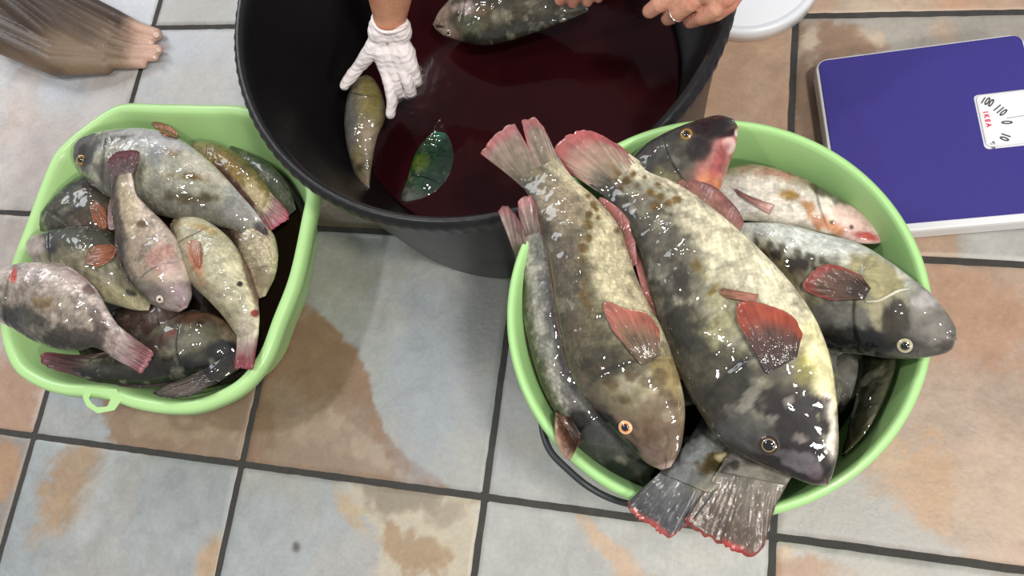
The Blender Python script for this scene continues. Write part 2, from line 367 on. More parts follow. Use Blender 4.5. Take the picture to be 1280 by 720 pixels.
for k in (0, -1):
    p = np.array(hp[k]) - [0, 0, .004]; q = np.array([BC[0], BC[1], p[2]]); d = (q - p) / np.linalg.norm(q - p)
    adopt(bk, tube('handle_hinge', [p - d * .004, p, p + d * .006], .007, M_GREEN, n=16))

# black tub
KC = (.7787, .6284); KH = .336; KR = .334
tb = empty('black_tub', (*KC, 0), 'large round black rubber tub holding dark red water', 'tub')
prof = [(.001, .012), (.235, .012), (.250, .03), (.262, .10), (.296, .20), (.318, KH - .02), (.3215, KH - .004), (.326, KH + .001), (.331, KH), (.335, KH - .005), (.336, KH - .012),
        (.3345, KH - .027), (.331, KH - .031), (.325, KH - .031), (.306, .12), (.2965, .012), (.293, .002), (.285, 0), (.001, 0)]
adopt(tb, lathe('body', prof, KC, M_BLACK, 672, mod=lambda a, r, z: (.0012 * math.sin(3 * a) if z > .05 else 0) + (.0011 * max(0, math.cos(112 * a)) ** .5 if r > .333 and KH - .03 < z < KH - .004 else 0)))
# bloody water
m, nt, b = newmat('bloody_water'); tc = N(nt, 'ShaderNodeTexCoord')
n1 = N(nt, 'ShaderNodeTexNoise', Scale=5., Detail=6., Roughness=.6); nt.links.new(tc.outputs['Object'], n1.inputs['Vector'])
n2 = N(nt, 'ShaderNodeTexNoise', Scale=26., Detail=4.); nt.links.new(tc.outputs['Object'], n2.inputs['Vector'])
nt.links.new(mixc(nt, ramp(nt, n1.outputs[0], .35, .65), lin((54, 18, 23)), lin((72, 24, 30))), b.inputs['Base Color'])
b.inputs['Roughness'].default_value = .07; b.inputs['Specular IOR Level'].default_value = .3
nt.links.new(bump(nt, n2.outputs[0], .12, .005), b.inputs['Normal'])
tr = nt.nodes.new('ShaderNodeBsdfTransparent'); tr.inputs[0].default_value = (.5, .42, .4, 1)
mx = nt.nodes.new('ShaderNodeMixShader'); mx.inputs[0].default_value = .5
nt.links.new(tr.outputs[0], mx.inputs[1]); nt.links.new(b.outputs[0], mx.inputs[2]); nt.links.new(mx.outputs[0], nt.nodes['Material Output'].inputs['Surface'])
WZ = .092
wr = lambda z: np.interp(z, [.03, .10], [.250, .262])
wt = lathe('water', [(.0005, WZ), (.06, WZ), (.12, WZ), (.18, WZ), (.22, WZ), (.255, WZ), (wr(WZ) - .0012, WZ + .0012), (wr(WZ) - .0015, WZ - .002), (.2435, .026), (.001, .0255)], KC, m, 128)
tag(wt, 'dark red bloody water filling the bottom of the black tub', 'water', kind='stuff')

# left basin, rounded box with a flanged rim and a hanging eye
RZ = .170
ring_px = [(156, 128), (200, 129), (255, 130), (305, 132), (345, 150), (378, 190), (394, 234), (388, 275), (373, 345), (352, 400), (333, 448), (300, 488), (248, 512), (205, 515), (165, 509), (142, 501), (125, 496), (104, 494), (76, 492), (46, 483), (16, 462), (1, 425), (0, 392), (10, 338), (30, 283), (62, 200), (82, 175), (106, 155), (135, 135)]
ring = np.array([W(x, y, RZ)[:2] for x, y in ring_px])
ring = even(catmull(ring, 400, True), 220, True)
bc = ring.mean(0)
def inset(R_, d):
    t = np.roll(R_, -1, 0) - np.roll(R_, 1, 0); n = np.c_[-t[:, 1], t[:, 0]]; n /= np.linalg.norm(n, axis=1)[:, None]
    sgn = np.sign(((bc - R_) * n).sum(1)).mean(); q = R_ + n * sgn * d
    for _ in range(2): q = (np.roll(q, 1, 0) + 2 * q + np.roll(q, -1, 0)) / 4
    return q
def ring_shell(prof):
    v = []
    for d, z, sc in prof:
        q = inset(ring, d); q = bc + (q - bc) * sc; v += [(x, y, z) for x, y in q]
    return v
prof = [(.001, .006, .002), (.03, .006, .70), (.03, .012, .78), (.026, .04, .83), (.022, .10, .90), (.0165, RZ - .012, .985), (.0155, RZ - .004, .995), (.013, RZ, 1), (.004, RZ + .0005, 1), (0, RZ - .003, 1), (-.001, RZ - .008, 1),
        (-.0015, RZ - .02, 1), (.0015, RZ - .021, 1), (.0035, RZ - .010, 1), (.013, RZ - .012, .99), (.019, .10, .905), (.023, .03, .84), (.026, .004, .79), (.03, 0, .72), (.001, 0, .002)]
v = ring_shell(prof)
bs = empty('green_basin', (*bc, 0), 'pale green rounded rectangular plastic basin full of smaller fish, on the left tiles', 'basin')
adopt(bs, mesh_obj('body', v, grid_faces(len(prof), len(ring), cv=True, flip=True), M_GREEN2))
# hanging eye: hexagonal loop on the front rim
def loop_plate(outer, inner, z0, z1, name, mat):
    n = len(outer); v = []
    for P_, z in ((outer, z1), (inner, z1), (inner, z0), (outer, z0)): v += [tuple(W(x, y, z)[:2]) + (z,) for x, y in P_]
    o = mesh_obj(name, v, grid_faces(4, n, cu=True, cv=True), mat, smooth=False)
    bv = o.modifiers.new('bevel', 'BEVEL'); bv.width = .0012; bv.segments = 2
    return o
adopt(bs, loop_plate([(106, 483), (146, 486), (153, 499), (143, 513), (122, 517), (108, 508), (103, 496)], [(114, 492), (134, 494), (138, 499), (134, 508), (122, 509), (115, 504), (111, 498)], RZ - .010, RZ + .0008, 'hanging_loop', M_GREEN2))

def dark_sheet(outline, z, name, label, c):  # dark glossy sheet added to stand in for shade between piled fish
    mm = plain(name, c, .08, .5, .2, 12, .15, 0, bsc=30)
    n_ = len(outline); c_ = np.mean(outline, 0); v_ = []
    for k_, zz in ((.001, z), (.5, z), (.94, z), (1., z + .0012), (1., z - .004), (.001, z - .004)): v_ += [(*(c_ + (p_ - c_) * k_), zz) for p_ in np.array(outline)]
    o_ = mesh_obj(name, v_, grid_faces(6, n_, cv=True, flip=True), mm); return tag(o_, label, 'dark fill', kind='stuff')
dark_sheet(bc + (inset(ring, .023) - bc) * .868, .085, 'gap_shade_fill', 'dark sheet added as shade between the fish in the left green basin', (34, 24, 18))
ca2 = [np.array([BC[0] + .1705 * math.cos(t_), BC[1] + .1705 * math.sin(t_)]) for t_ in np.linspace(0, 2 * PI, 96, endpoint=False)][::-1]
dark_sheet(ca2, .235, 'gap_shade_fill', 'dark olive sheet added as shade deep between the fish in the round green bucket', (30, 30, 16))

# white bucket at the top
m_white = plain('white_plastic', (240, 242, 248), .3, .5, .02, 10, 0, .2)
wc = np.array([W(x, y, 0)[:2] for x, y in [(905, 50), (945, 53), (985, 38), (1010, 15), (1022, -1)]])
A_ = np.c_[2 * wc, np.ones(5)]; s_ = np.linalg.lstsq(A_, (wc ** 2).sum(1), rcond=None)[0]; wr0 = math.sqrt(s_[2] + s_[0] ** 2 + s_[1] ** 2)
lid = lathe('plastic_lid', [(.001, 0), (wr0 - .006, 0), (wr0, .002), (wr0, .022), (wr0 - .001, .026), (wr0 - .004, .028), (wr0 - .009, .028), (wr0 - .012, .025), (wr0 - .016, .025), (wr0 - .02, .027), (.03, .0275), (.001, .0275)], s_[:2], m_white, 128)
tag(lid, 'plain white round plastic lid on the floor behind the black tub', 'lid')

#@@SCALE
SZ = .046
c0, c1 = W(1018, 74, SZ)[:2], W(1268, 41, SZ)[:2]
ang = math.atan2(c1[1] - c0[1], c1[0] - c0[0]); ex = np.array([math.cos(ang), math.sin(ang)]); ey = np.array([math.sin(ang), -math.cos(ang)])
SL = np.linalg.norm(c1 - c0) + .012; SH = .286
sc_root = empty('bathroom_scale', (*(c0 + ex * SL / 2 + ey * SH / 2), 0), 'flat square bathroom scale with blue mat, white edge and dial window', 'scale')
def sxy(u, v): return c0 + ex * u + ey * v      # u right, v towards the viewer
def rrect(u0, v0, u1, v1, r, n=8):
    out = []
    for cu, cv, a0 in ((u1 - r, v0 + r, -90), (u1 - r, v1 - r, 0), (u0 + r, v1 - r, 90), (u0 + r, v0 + r, 180)):
        for k in range(n + 1):
            a = math.radians(a0 + 90 * k / n); out.append((cu + r * math.cos(a), cv + r * math.sin(a)))
    return out
def slab(name, loops, mat, cap=True, flip=True):   # loops: (outline, z)
    v = []; n = len(loops[0][0])
    for L_, z in loops:
        for u, w_ in L_: v.append((*sxy(u, w_), z))
    F = grid_faces(len(loops), n, cv=True, flip=not flip)
    if cap: F += [tuple(range((len(loops) - 1) * n, len(loops) * n))[::(-1 if flip else 1)], tuple(range(n))[::(1 if flip else -1)]]
    return mesh_obj(name, v, F, mat, smooth=False)
WHT = plain('scale_white', (232, 232, 234), .35, .5, .02)
win = (SL - .079, .094, SL - .001, .174)
# casing
adopt(sc_root, slab('casing', [(rrect(.008, .008, SL - .008, SH - .008, .016), .004), (rrect(.001, .001, SL - .001, SH - .001, .018), .012), (rrect(0, 0, SL, SH, .018), SZ - .008), (rrect(.001, .001, SL - .001, SH - .001, .018), SZ - .003), (rrect(.003, .003, SL - .003, SH - .003, .017), SZ - .0015)], WHT))
for u, v_ in ((.03, .03), (SL - .03, .03), (.03, SH - .03), (SL - .03, SH - .03)):
    cc = sxy(u, v_); adopt(sc_root, lathe('rubber_foot', [(.001, .006), (.01, .006), (.011, .001), (.01, 0), (.001, 0)], cc, M_DARK, 20))
# mat with window notch
m_blue, nt, b = newmat('blue_mat'); tc = N(nt, 'ShaderNodeTexCoord')
vo = N(nt, 'ShaderNodeTexVoronoi', Scale=420., Randomness=.3); nt.links.new(tc.outputs['Object'], vo.inputs['Vector'])
nt.links.new(mixc(nt, vo.outputs['Distance'], lin((66, 60, 142)), lin((58, 50, 126))), b.inputs['Base Color']); b.inputs['Roughness'].default_value = .6
b.inputs['Specular IOR Level'].default_value = .25
nt.links.new(bump(nt, vo.outputs['Distance'], .5, .0008), b.inputs['Normal'])
g_ = .0045; e_ = .010
def notch(d):
    r = .012; u0, v0, u1, v1 = g_ + d, g_ + d, SL - g_ - d, SH - .011 - d; P_ = []
    def arc(cu, cv, rr, a0, a1):
        for k in range(9):
            a = math.radians(a0 + (a1 - a0) * k / 8); P_.append((cu + rr * math.cos(a), cv + rr * math.sin(a)))
    arc(u1 - r, v0 + r, r, -90, 0); arc(u1 - .006, win[1] - .003 - .006 - d, .006, 0, 90); arc(win[0] - .003 + .007 - d, win[1] - .003 + .007 - d, .007, 270, 180)
    arc(win[0] - .003 + .007 - d, win[3] + .003 - .007 + d, .007, 180, 90); arc(u1 - .006, win[3] + .003 + .006 + d, .006, -90, 0)
    arc(u1 - r, v1 - r, r, 0, 90); arc(u0 + r, v1 - r, r, 90, 180); arc(u0 + r, v0 + r, r, 180, 270)
    return P_
adopt(sc_root, slab('foot_mat', [(notch(0), SZ - .0018), (notch(0), SZ + .0002), (notch(.0006), SZ + .0008)], m_blue))
# window: frame ring, dial, numbers
wo, wi = rrect(win[0], win[1], SL - .003, win[3], .007), rrect(win[0] + .003, win[1] + .003, SL - .006, win[3] - .003, .005)
ringf = slab('window_frame', [(wo, SZ - .0018), (wo, SZ + .0012), (wi, SZ + .0012), (wi, SZ - .001)], WHT, cap=False); adopt(sc_root, ringf)
cpos = (SL - .012, (win[1] + win[3]) / 2 + .004)
m_dial = plain('dial_white', (236, 237, 240), .35, .5, .02)
dial = slab('dial', [(rrect(win[0] + .002, win[1] + .002, SL - .005, win[3] - .002, .005), SZ - .0016), (rrect(win[0] + .002, win[1] + .002, SL - .005, win[3] - .002, .005), SZ - .0004)], m_dial); adopt(sc_root, dial)
M_NUM = plain('dial_ink', (70, 70, 72), .5); M_RED = plain('red_ink', (226, 50, 92), .5)
def text(s, px, py, h, rot, mat, name, sx=1., bold=0.):
    cu = bpy.data.curves.new(name, 'FONT'); cu.body = s; cu.size = h; cu.align_x = 'CENTER'; cu.align_y = 'CENTER'; cu.extrude = .0002; cu.offset = bold; cu.space_character = 1.05 if s[0] != 'I' else 1.55
    o = bpy.data.objects.new(name, cu); COL.objects.link(o); p = W(px, py, SZ + .0001)
    o.matrix_world = Matrix.Translation(Vector(p)) @ Matrix.Rotation(math.radians(rot), 4, 'Z') @ Matrix.Diagonal((sx, 1, 1, 1))
    dg = bpy.context.evaluated_depsgraph_get(); me = bpy.data.meshes.new_from_object(o.evaluated_get(dg)); me.transform(o.matrix_world)
    bpy.data.objects.remove(o); me.materials.clear(); me.materials.append(mat)
    o = bpy.data.objects.new(name, me); COL.objects.link(o); o.parent = dial
    return o
DEG = math.degrees(ang)
text('100', 1234, 127, .0175, -28, M_NUM, 'dial_number', .58, .0005)
text('110', 1250, 138, .0175, -44, M_NUM, 'dial_number', .58, .0005)
text('0', 1258, 153, .019, -88, M_NUM, 'dial_number', .55, .0005)
text('10', 1256, 171, .016, -112, M_NUM, 'dial_number', .7, .0005)
text('20', 1242, 181, .013, -140, M_NUM, 'dial_number', .7)
text('IKEA', 1234, 149, .0088, -80, M_RED, 'dial_brand', .95, .0003)
adopt(sc_root, slab('dial_pointer', [([(u, v_) for u, v_ in ((SL - .046, .1325), (SL - .006, .1305), (SL - .006, .1312), (SL - .046, .1332))], SZ - .0004), ([(u, v_) for u, v_ in ((SL - .046, .1325), (SL - .006, .1305), (SL - .006, .1312), (SL - .046, .1332))], SZ + .0002)], plain('pointer_grey', (150, 150, 152), .4)))

#@@FISH
class Fish: pass
def cam_pull(p, d):                     # a step of length d from p towards the viewer's side (up and off the skin)
    v = CAM - p; return p + v / np.linalg.norm(v) * d
def fish(label, st, zs, cols, th=.5, tilt=0., paints=(), mot=.5, mseed=1, gill=.24, name='whole_fish', scl=1., mat=None, group=None, head=None, headlen=.2, kth=None, mouth=.15, beak=None):
    """st: [(dorsal x, y, ventral x, y)] from snout to tail root; zs: height of the mid line; cols: (ventral, flank, dorsal)"""
    st = np.array(st, float); n = len(st)
    z = np.interp(np.linspace(0, 1, n), np.linspace(0, 1, len(zs)), zs)
    tl = np.interp(np.linspace(0, 1, n), np.linspace(0, 1, len(tilt)), tilt) if hasattr(tilt, '__len__') else np.full(n, tilt)
    D = np.array([W(a[0], a[1], zz + t_) for a, zz, t_ in zip(st, z, tl)]); V = np.array([W(a[2], a[3], zz - t_) for a, zz, t_ in zip(st, z, tl)])
    NR, NC = 190, 84
    D, V = catmull(D, NR), catmull(V, NR)
    C = (D + V) / 2; L = np.r_[0, np.cumsum(np.linalg.norm(np.diff(C, axis=0), axis=1))]; u = np.linspace(0, L[-1], NR)
    D = np.c_[tuple(np.interp(u, L, D[:, k]) for k in range(3))]; V = np.c_[tuple(np.interp(u, L, V[:, k]) for k in range(3))]
    C = (D + V) / 2; H = (D - V) / 2; h = np.linalg.norm(H, axis=1); s = np.linspace(0, 1, NR)
    ax = np.gradient(C, axis=0); Nn = np.cross(ax, H); Nn /= np.linalg.norm(Nn, axis=1)[:, None]
    flip = Nn[NR // 2, 2] < 0
    if flip: Nn = -Nn
    k = np.interp(s, [0, .06, .2, .45, .75, .88, .95, 1], kth or [.75, .78, .82, .78, .62, .42, .14, .04]) * th * 1.05
    hm = h.max(); t = k * (h * .75 + hm * .25 * np.sin(PI * np.clip(s * .92 + .04, 0, 1)) ** .6 * np.minimum(1, h / (.3 * hm)))
    th_ = np.linspace(0, 2 * PI, NC, endpoint=False); ct, sn = np.cos(th_), np.sin(th_)
    cx = np.sign(ct) * np.abs(ct) ** .92
    P = C[:, None, :] + H[:, None, :] * cx[None, :, None] + Nn[:, None, :] * (t[:, None] * (np.sign(sn) * np.abs(sn) ** 1.05)[None, :])[:, :, None]
    sg = np.repeat(s[:, None], NC, 1); tg = np.repeat(ct[None, :], NR, 0); side = np.repeat(sn[None, :], NR, 0)
    # relief: gill cover plate, mouth slit, cheek, slight unevenness of the flesh
    gl = gill + .035 * (1 - tg ** 2) - .03 * tg
    plate = ss(gl - .10, gl, sg) * (1 - ss(gl, gl + .012, sg)) * np.clip(1 - (tg * .95) ** 4, 0, 1)
    mth = np.exp(-((tg - (-.25 + .8 * sg / .1 * .1)) / .09) ** 2) * (1 - ss(.0, .055 * (mouth / .15), sg)) * np.abs(side)
    scalef = hm / .06
    Pf = P.reshape(-1, 3); nz = (fbm(Pf + mseed, 30, mseed, 3) - .5).reshape(NR, NC)
    off = .0022 * plate * scalef - .0022 * mth * scalef + .0045 * nz * scalef * (1 - ss(.85, 1, sg))
    P = P + Nn[:, None, :] * (off * side)[:, :, None]
    Pf = P.reshape(-1, 3); sf, tf = sg.ravel(), tg.ravel(); px, py = PXY(Pf)
    a, b_, c_ = lin(cols[0]), lin(cols[1]), lin(cols[2])
    n1 = (fbm(Pf, 26, mseed + 3, 4) - .5)
    tt = tf + n1 * 1.1
    w1 = ss(-.75, -.1, tt)[:, None]; w2 = ss(.1, .8, tt)[:, None]
    col = a * (1 - w1) + b_ * w1; col = col * (1 - w2) + c_ * w2
    if head is not None:
        w = ((1 - ss(headlen * .7, headlen * 1.25, sf + n1 * .12)) * .9)[:, None]; col = col * (1 - w) + lin(head) * w
    # blotches, the irregular dark and pale scale fields of the species
    q = np.c_[sf * L[-1] * 1.0, tf * hm, side.ravel() * .01]
    bl = fbm(q, 85, mseed + 9, 4); dk = ss(.52, .66, bl)[:, None] * mot; col = col * (1 - dk * .62)
    pl = ss(.56, .7, fbm(q, 60, mseed + 31, 3))[:, None] * mot * .45; col = col * (1 - pl) + lin((196, 192, 172)) * pl
    q2 = np.c_[px * .001, py * .001, np.zeros(len(px))]
    topside = side.ravel() > -.35
    if len(paints):
        c2 = paint(px, py, q2 + mseed, list(paints), col); col = np.where(topside[:, None], c2, col)
    gline = np.exp(-((sf - gl.ravel() - .006) / .007) ** 2) * np.clip(1 - tf ** 2 * 1.05, 0, 1)
    col = col * (1 - .55 * gline[:, None]); col = col * (1 - .7 * mth.ravel()[:, None])
    if beak is not None:
        w = (1 - ss(.008, .022, sf))[:, None] * .9; col = col * (1 - w) + lin(beak) * w
    scv = scl * ss(gill * .9, gill * 1.25, sf) * (1 - ss(.95, 1, sf))
    circ = np.abs(np.arctan2(np.abs(side.ravel()), tf)) * np.repeat(h, NC)
    uv = np.c_[sf * L[-1], circ]
    nv = NR * NC
    verts = np.vstack([Pf, P[0].mean(0), P[-1].mean(0)])
    F = grid_faces(NR, NC, cv=True, flip=not flip)
    for j in range(NC):
        j2 = (j + 1) % NC
        F.append((nv, j2, j) if not flip else (nv, j, j2)); F.append((nv + 1, (NR - 1) * NC + j, (NR - 1) * NC + j2) if not flip else (nv + 1, (NR - 1) * NC + j2, (NR - 1) * NC + j))
    col = np.vstack([col, col[0], col[-1]]); uv = np.vstack([uv, uv[0], uv[-1]]); scv = np.r_[scv, 0, 0]
    lum = col @ np.array([.3, .55, .15]); col = np.clip(col * ((np.maximum(lum, .01) / .42) ** .3)[:, None], .002, 1)
    root = empty('fish', C[NR // 2] - np.array([0, 0, t.max()]), label, 'fish', group)
    body = mesh_obj('body', verts, F, mat or M_FISH, col=col, uv=uv, attrs={'scl': scv})
    adopt(root, body)
    tp = col[:NR * NC].reshape(NR, NC, 3); f = Fish(); f.top = tp[:, :NC // 2 + 1]; f.root, f.C, f.H, f.h, f.D, f.V, f.N, f.t, f.hm, f.L, f.s = root, C, H, h, D, V, Nn, t, hm, L[-1], s
    f.bvh = BVHTree.FromPolygons([tuple(x) for x in verts.tolist()], F); f.zmid = float(C[NR // 2][2]); f.seed = mseed
    return f
def hit(f, px, py):
    d = RM @ np.array([(px - 640) / FPX, (360 - py) / FPX, -1.0]); d /= np.linalg.norm(d)
    r = f.bvh.ray_cast(Vector(CAM), Vector(d))
    return (np.array(r[0]), np.array(r[1])) if r[0] is not None else (None, None)
def fin_mesh(name, f, G, uvs, col, thick=.0007, amp=.0005, rays=14, rootk=0.):
    """G: (nu, nv, 3) grid across the fin (nu) and outward (nv)"""
    nu, nv = G.shape[:2]
    du = np.gradient(G, axis=0); dv = np.gradient(G, axis=1); n = np.cross(du, dv); n /= np.linalg.norm(n, axis=2)[:, :, None] + 1e-12
    if n[..., 2].mean() < 0: n = -n; fl = True
    else: fl = False
    uu = np.linspace(0, 1, nu)[:, None]; vv = np.linspace(0, 1, nv)[None, :]
    uw = uu + .03 * np.sin(uu * 11 + f.seed) + .012 * np.sin(uu * 37 + f.seed * 2); rr = amp * .55 * np.cos(uw * rays * 2 * PI) * ss(.1, .5, vv)
    tk = thick * (1.25 - .9 * vv) * np.ones((nu, 1))
    if rootk: tk = tk + (rootk * np.sqrt(np.clip(1 - (2 * uu - 1) ** 2, 0, 1))) * (1 - ss(0, .3, vv))
    A = G + n * (rr + tk)[:, :, None]; B = G + n * (rr - tk)[:, :, None]
    v = np.vstack([A.reshape(-1, 3), B.reshape(-1, 3)]); m_ = nu * nv
    F = grid_faces(nu, nv, flip=fl) + grid_faces(nu, nv, off=m_, flip=not fl)
    bd = [i * nv for i in range(nu)] + [(nu - 1) * nv + j for j in range(1, nv)] + [i * nv + nv - 1 for i in range(nu - 2, -1, -1)] + [j for j in range(nv - 2, 0, -1)]
    for a, b in zip(bd, bd[1:] + bd[:1]): F.append((a, b, b + m_, a + m_) if fl else (b, a, a + m_, b + m_))
    c = np.vstack([col.reshape(-1, 3)] * 2); uv = np.c_[np.repeat(uu, nv, 1).ravel(), np.repeat(vv, nu, 0).ravel()]; uv = np.vstack([uv, uv])
    o = mesh_obj(name, v, F, M_FIN, col=c, uv=uv); adopt(f.root, o); return o
def fin_cols(nu, nv, base, tip, edge=None, ew=.1, seed=1, blot=.3, root=None):
    uu, vv = np.meshgrid(np.linspace(0, 1, nu), np.linspace(0, 1, nv), indexing='ij')
    p = np.c_[uu.ravel() * 3, vv.ravel() * 1.5, np.full(nu * nv, seed)]
    n = fbm(p, 2.2, seed, 4) - .5; v = vv.ravel()
    w = ss(.1, .95, v + n * .6)[:, None]; c = lin(base) * (1 - w) + lin(tip) * w
    c = c * (1 - blot * ss(.5, .62, fbm(p, 3.5, seed + 8, 3))[:, None])
    g0 = (c @ np.array([.3, .55, .15]))[:, None]; c = (c * .84 + g0 * .16) * .8
    if root is not None:
        w = (1 - ss(.02, .42, v + n * .35))[:, None]; c = c * (1 - w) + np.repeat(root, nv, 0) * w
    if edge is not None:
        w = ss(1 - ew * 1.6, 1 - ew * .6, v + n * .22)[:, None] * .85; c = c * (1 - w) + lin((edge[0] * .78, edge[1] * .84, edge[2] * .9)) * w
    return np.clip(c, .002, 1).reshape(nu, nv, 3)
def tail(f, tips, z, base, tip, edge=None, ew=.1, ri=.93, label=None, droop=0, nu=70, nv=20, wav=.002, rays=13, smooth=True):
    """tips: outline of the tail's free edge in order from the dorsal to the ventral corner"""
    i = int(ri * (len(f.s) - 1)); r0, r1 = f.D[i], f.V[i]
    ring_ = f.top[i]; rc = np.c_[tuple(np.interp(np.linspace(0, 1, nu), np.linspace(0, 1, len(ring_)), ring_[:, k]) for k in range(3))]
    zt = np.interp(np.linspace(0, 1, len(tips)), np.linspace(0, 1, len(z)), z) if hasattr(z, '__len__') else np.full(len(tips), z)
    T_ = np.array([W(x, y, zz) for (x, y), zz in zip(tips, zt)]); T_ = even(catmull(T_, len(tips) * 12) if smooth else T_, nu)
    u = np.linspace(0, 1, nu)[:, None, None]; v = np.linspace(0, 1, nv)[None, :, None]
    R_ = r0 * (1 - u) + r1 * u; G = R_ * (1 - v) + T_[:, None, :] * v
    # the fin leaves the body along its axis, then spreads
    axd = f.C[i] - f.C[i - 8]; axd = axd / np.linalg.norm(axd); ln = np.linalg.norm(T_ - (r0 + r1) / 2, axis=1)[:, None, None]
    G = G + (v * (1 - v) ** 2) * axd * ln * .35
    uu = np.linspace(0, 1, nu)
    G[:, :, 2] += wav * np.sin(uu[:, None] * 9 + f.seed) * v[:, :, 0] ** 1.3 - droop * v[:, :, 0] ** 2
    rag = (noise(np.c_[uu * 40, np.zeros(nu), np.full(nu, f.seed)], 1, 3) - .5) * .05
    G = G + (T_ - (r0 + r1) / 2)[:, None, :] * (rag[:, None, None] * ss(.6, 1, v))
    o = fin_mesh('tail_fin', f, G, None, fin_cols(nu, nv, base, tip, edge, ew, f.seed, root=rc), amp=.0006, rays=rays)
    if label: o['label'] = label
    return o
def side_fin(f, base, tips, bcol, tcol, edge=None, ew=.15, lift=.003, zfree=None, name='pectoral_fin', label=None, nu=36, nv=18, rays=9, arch=.006):
    """fan lying on the flank: base pixels (2) and free edge pixels, laid onto the skin below"""
    B = even(np.array(base, float), nu); T_ = even(catmull(np.array(tips, float), len(tips) * 10), nu)
    G = np.zeros((nu, nv, 3)); Z = np.full((nu, nv), np.nan)
    for i in range(nu):
        for j in range(nv):
            v = j / (nv - 1); p = B[i] * (1 - v) + T_[i] * v; h_, n_ = hit(f, *p)
            if h_ is not None: G[i, j] = cam_pull(h_, lift * (.15 + .85 * v) + arch * math.sin(PI * min(1, v * 1.0)) * .6); Z[i, j] = G[i, j, 2]
    zf = zfree if zfree is not None else (np.nanmax(Z) if np.isfinite(Z).any() else f.zmid)
    if zfree is None and np.isfinite(Z).any(): zf = np.nanmean(Z)
    for i in range(nu):
        for j in range(nv):
            if not np.isfinite(Z[i, j]): v = j / (nv - 1); G[i, j] = W(*(B[i] * (1 - v) + T_[i] * v), zf)
    for _ in range(3):
        K = G.copy(); K[1:-1] = (G[:-2] + 2 * G[1:-1] + G[2:]) / 4; G = K.copy(); G[:, 1:-1] = (K[:, :-2] + 2 * K[:, 1:-1] + K[:, 2:]) / 4
    o = fin_mesh(name, f, G, None, fin_cols(nu, nv, bcol, tcol, edge, ew, f.seed + 5), thick=.0006, amp=.0006, rays=rays)
    if label: o['label'] = label
    return o
def edge_fin(f, which, s0, s1, hgt, bcol, tcol, edge=None, name=None, fold=.5, spiky=.0, ew=.2, label=None):
    """long low fin along the back ('D') or belly ('V')"""
    n = len(f.s); i0, i1 = int(s0 * (n - 1)), int(s1 * (n - 1)); idx = np.linspace(i0, i1, 60); nv = 9
    E_ = f.D if which == 'D' else f.V; sg = 1 if which == 'D' else -1
    P = np.c_[tuple(np.interp(idx, np.arange(n), E_[:, k]) for k in range(3))]; Hh = np.c_[tuple(np.interp(idx, np.arange(n), f.H[:, k]) for k in range(3))]
    Hh /= np.linalg.norm(Hh, axis=1)[:, None]; ax = np.gradient(P, axis=0); ax /= np.linalg.norm(ax, axis=1)[:, None]
    u = np.linspace(0, 1, 60); hh = hgt * (np.sin(PI * np.clip(u * .9 + .08, 0, 1)) ** .55) * (1 + spiky * np.sign(np.sin(u * 60)) * .5)
    out = (Hh * sg * (1 - fold) + ax * fold); out /= np.linalg.norm(out, axis=1)[:, None]
    v = np.linspace(-.25, 1, nv)[None, :, None]
    G = P[:, None, :] + out[:, None, :] * hh[:, None, None] * v
    G[:, :, 2] += .0015 * np.sin(u * 14)[:, None] * v[:, :, 0]
    o = fin_mesh(name or ('dorsal_fin' if which == 'D' else 'anal_fin'), f, G, None, fin_cols(60, nv, bcol, tcol, edge, ew, f.seed + 2), amp=.0005, rays=16, thick=.0005)
    if label: o['label'] = label
    return o
def dome(name, p, n, r, hgt, mat, cols, rings=10, seg=28, tilt=None, inner=0.):
    n = n / np.linalg.norm(n); a = np.cross(n, [.3, .9, .2]); a /= np.linalg.norm(a); b = np.cross(n, a); v = []; c = []
    for i in range(rings + 1):
        q = i / rings; rr = r * math.sin(q * PI / 2); z = hgt * math.cos(q * PI / 2)
        for k in range(seg):
            th = 2 * PI * k / seg; v.append(p + a * rr * math.cos(th) + b * rr * math.sin(th) + n * z)
            cc = lin(cols[0]) if q < .45 else (lin(cols[1]) if q < .86 else lin(cols[2])); c.append(cc)
    v += [p + a * r * .8 * math.cos(2 * PI * k / seg) + b * r * .8 * math.sin(2 * PI * k / seg) - n * hgt * .8 for k in range(seg)]; c += [lin(cols[2])] * seg
    F = grid_faces(rings + 2, seg, cv=True)
    return mesh_obj(name, np.array(v), F, mat, col=np.array(c))
def eye(f, px, py, rpx, iris=(196, 140, 84), rim=(60, 52, 46), ring=(214, 190, 160), pup=.5):
    h_, n_ = hit(f, px, py)
    if h_ is None: h_ = W(px, py, f.zmid); n_ = np.array([0, 0, 1.])
    if n_[2] < 0: n_ = -n_
    vd = CAM - h_; n_ = n_ / np.linalg.norm(n_) + .9 * vd / np.linalg.norm(vd)
    r = rpx / FPX * np.linalg.norm(CAM - h_)
    e = dome('eye', h_, n_, r, r * .42, M_EYE, (iris, ring, rim)); adopt(f.root, e)
    n_ = n_ / np.linalg.norm(n_)
    p = dome('pupil', h_ + n_ * r * .36, n_, r * pup, r * .17, M_PUPIL, ((5, 5, 5),) * 3, 6, 20)
    p.parent = e
    return e

GRP = 'large fish heaped in the round green bucket'
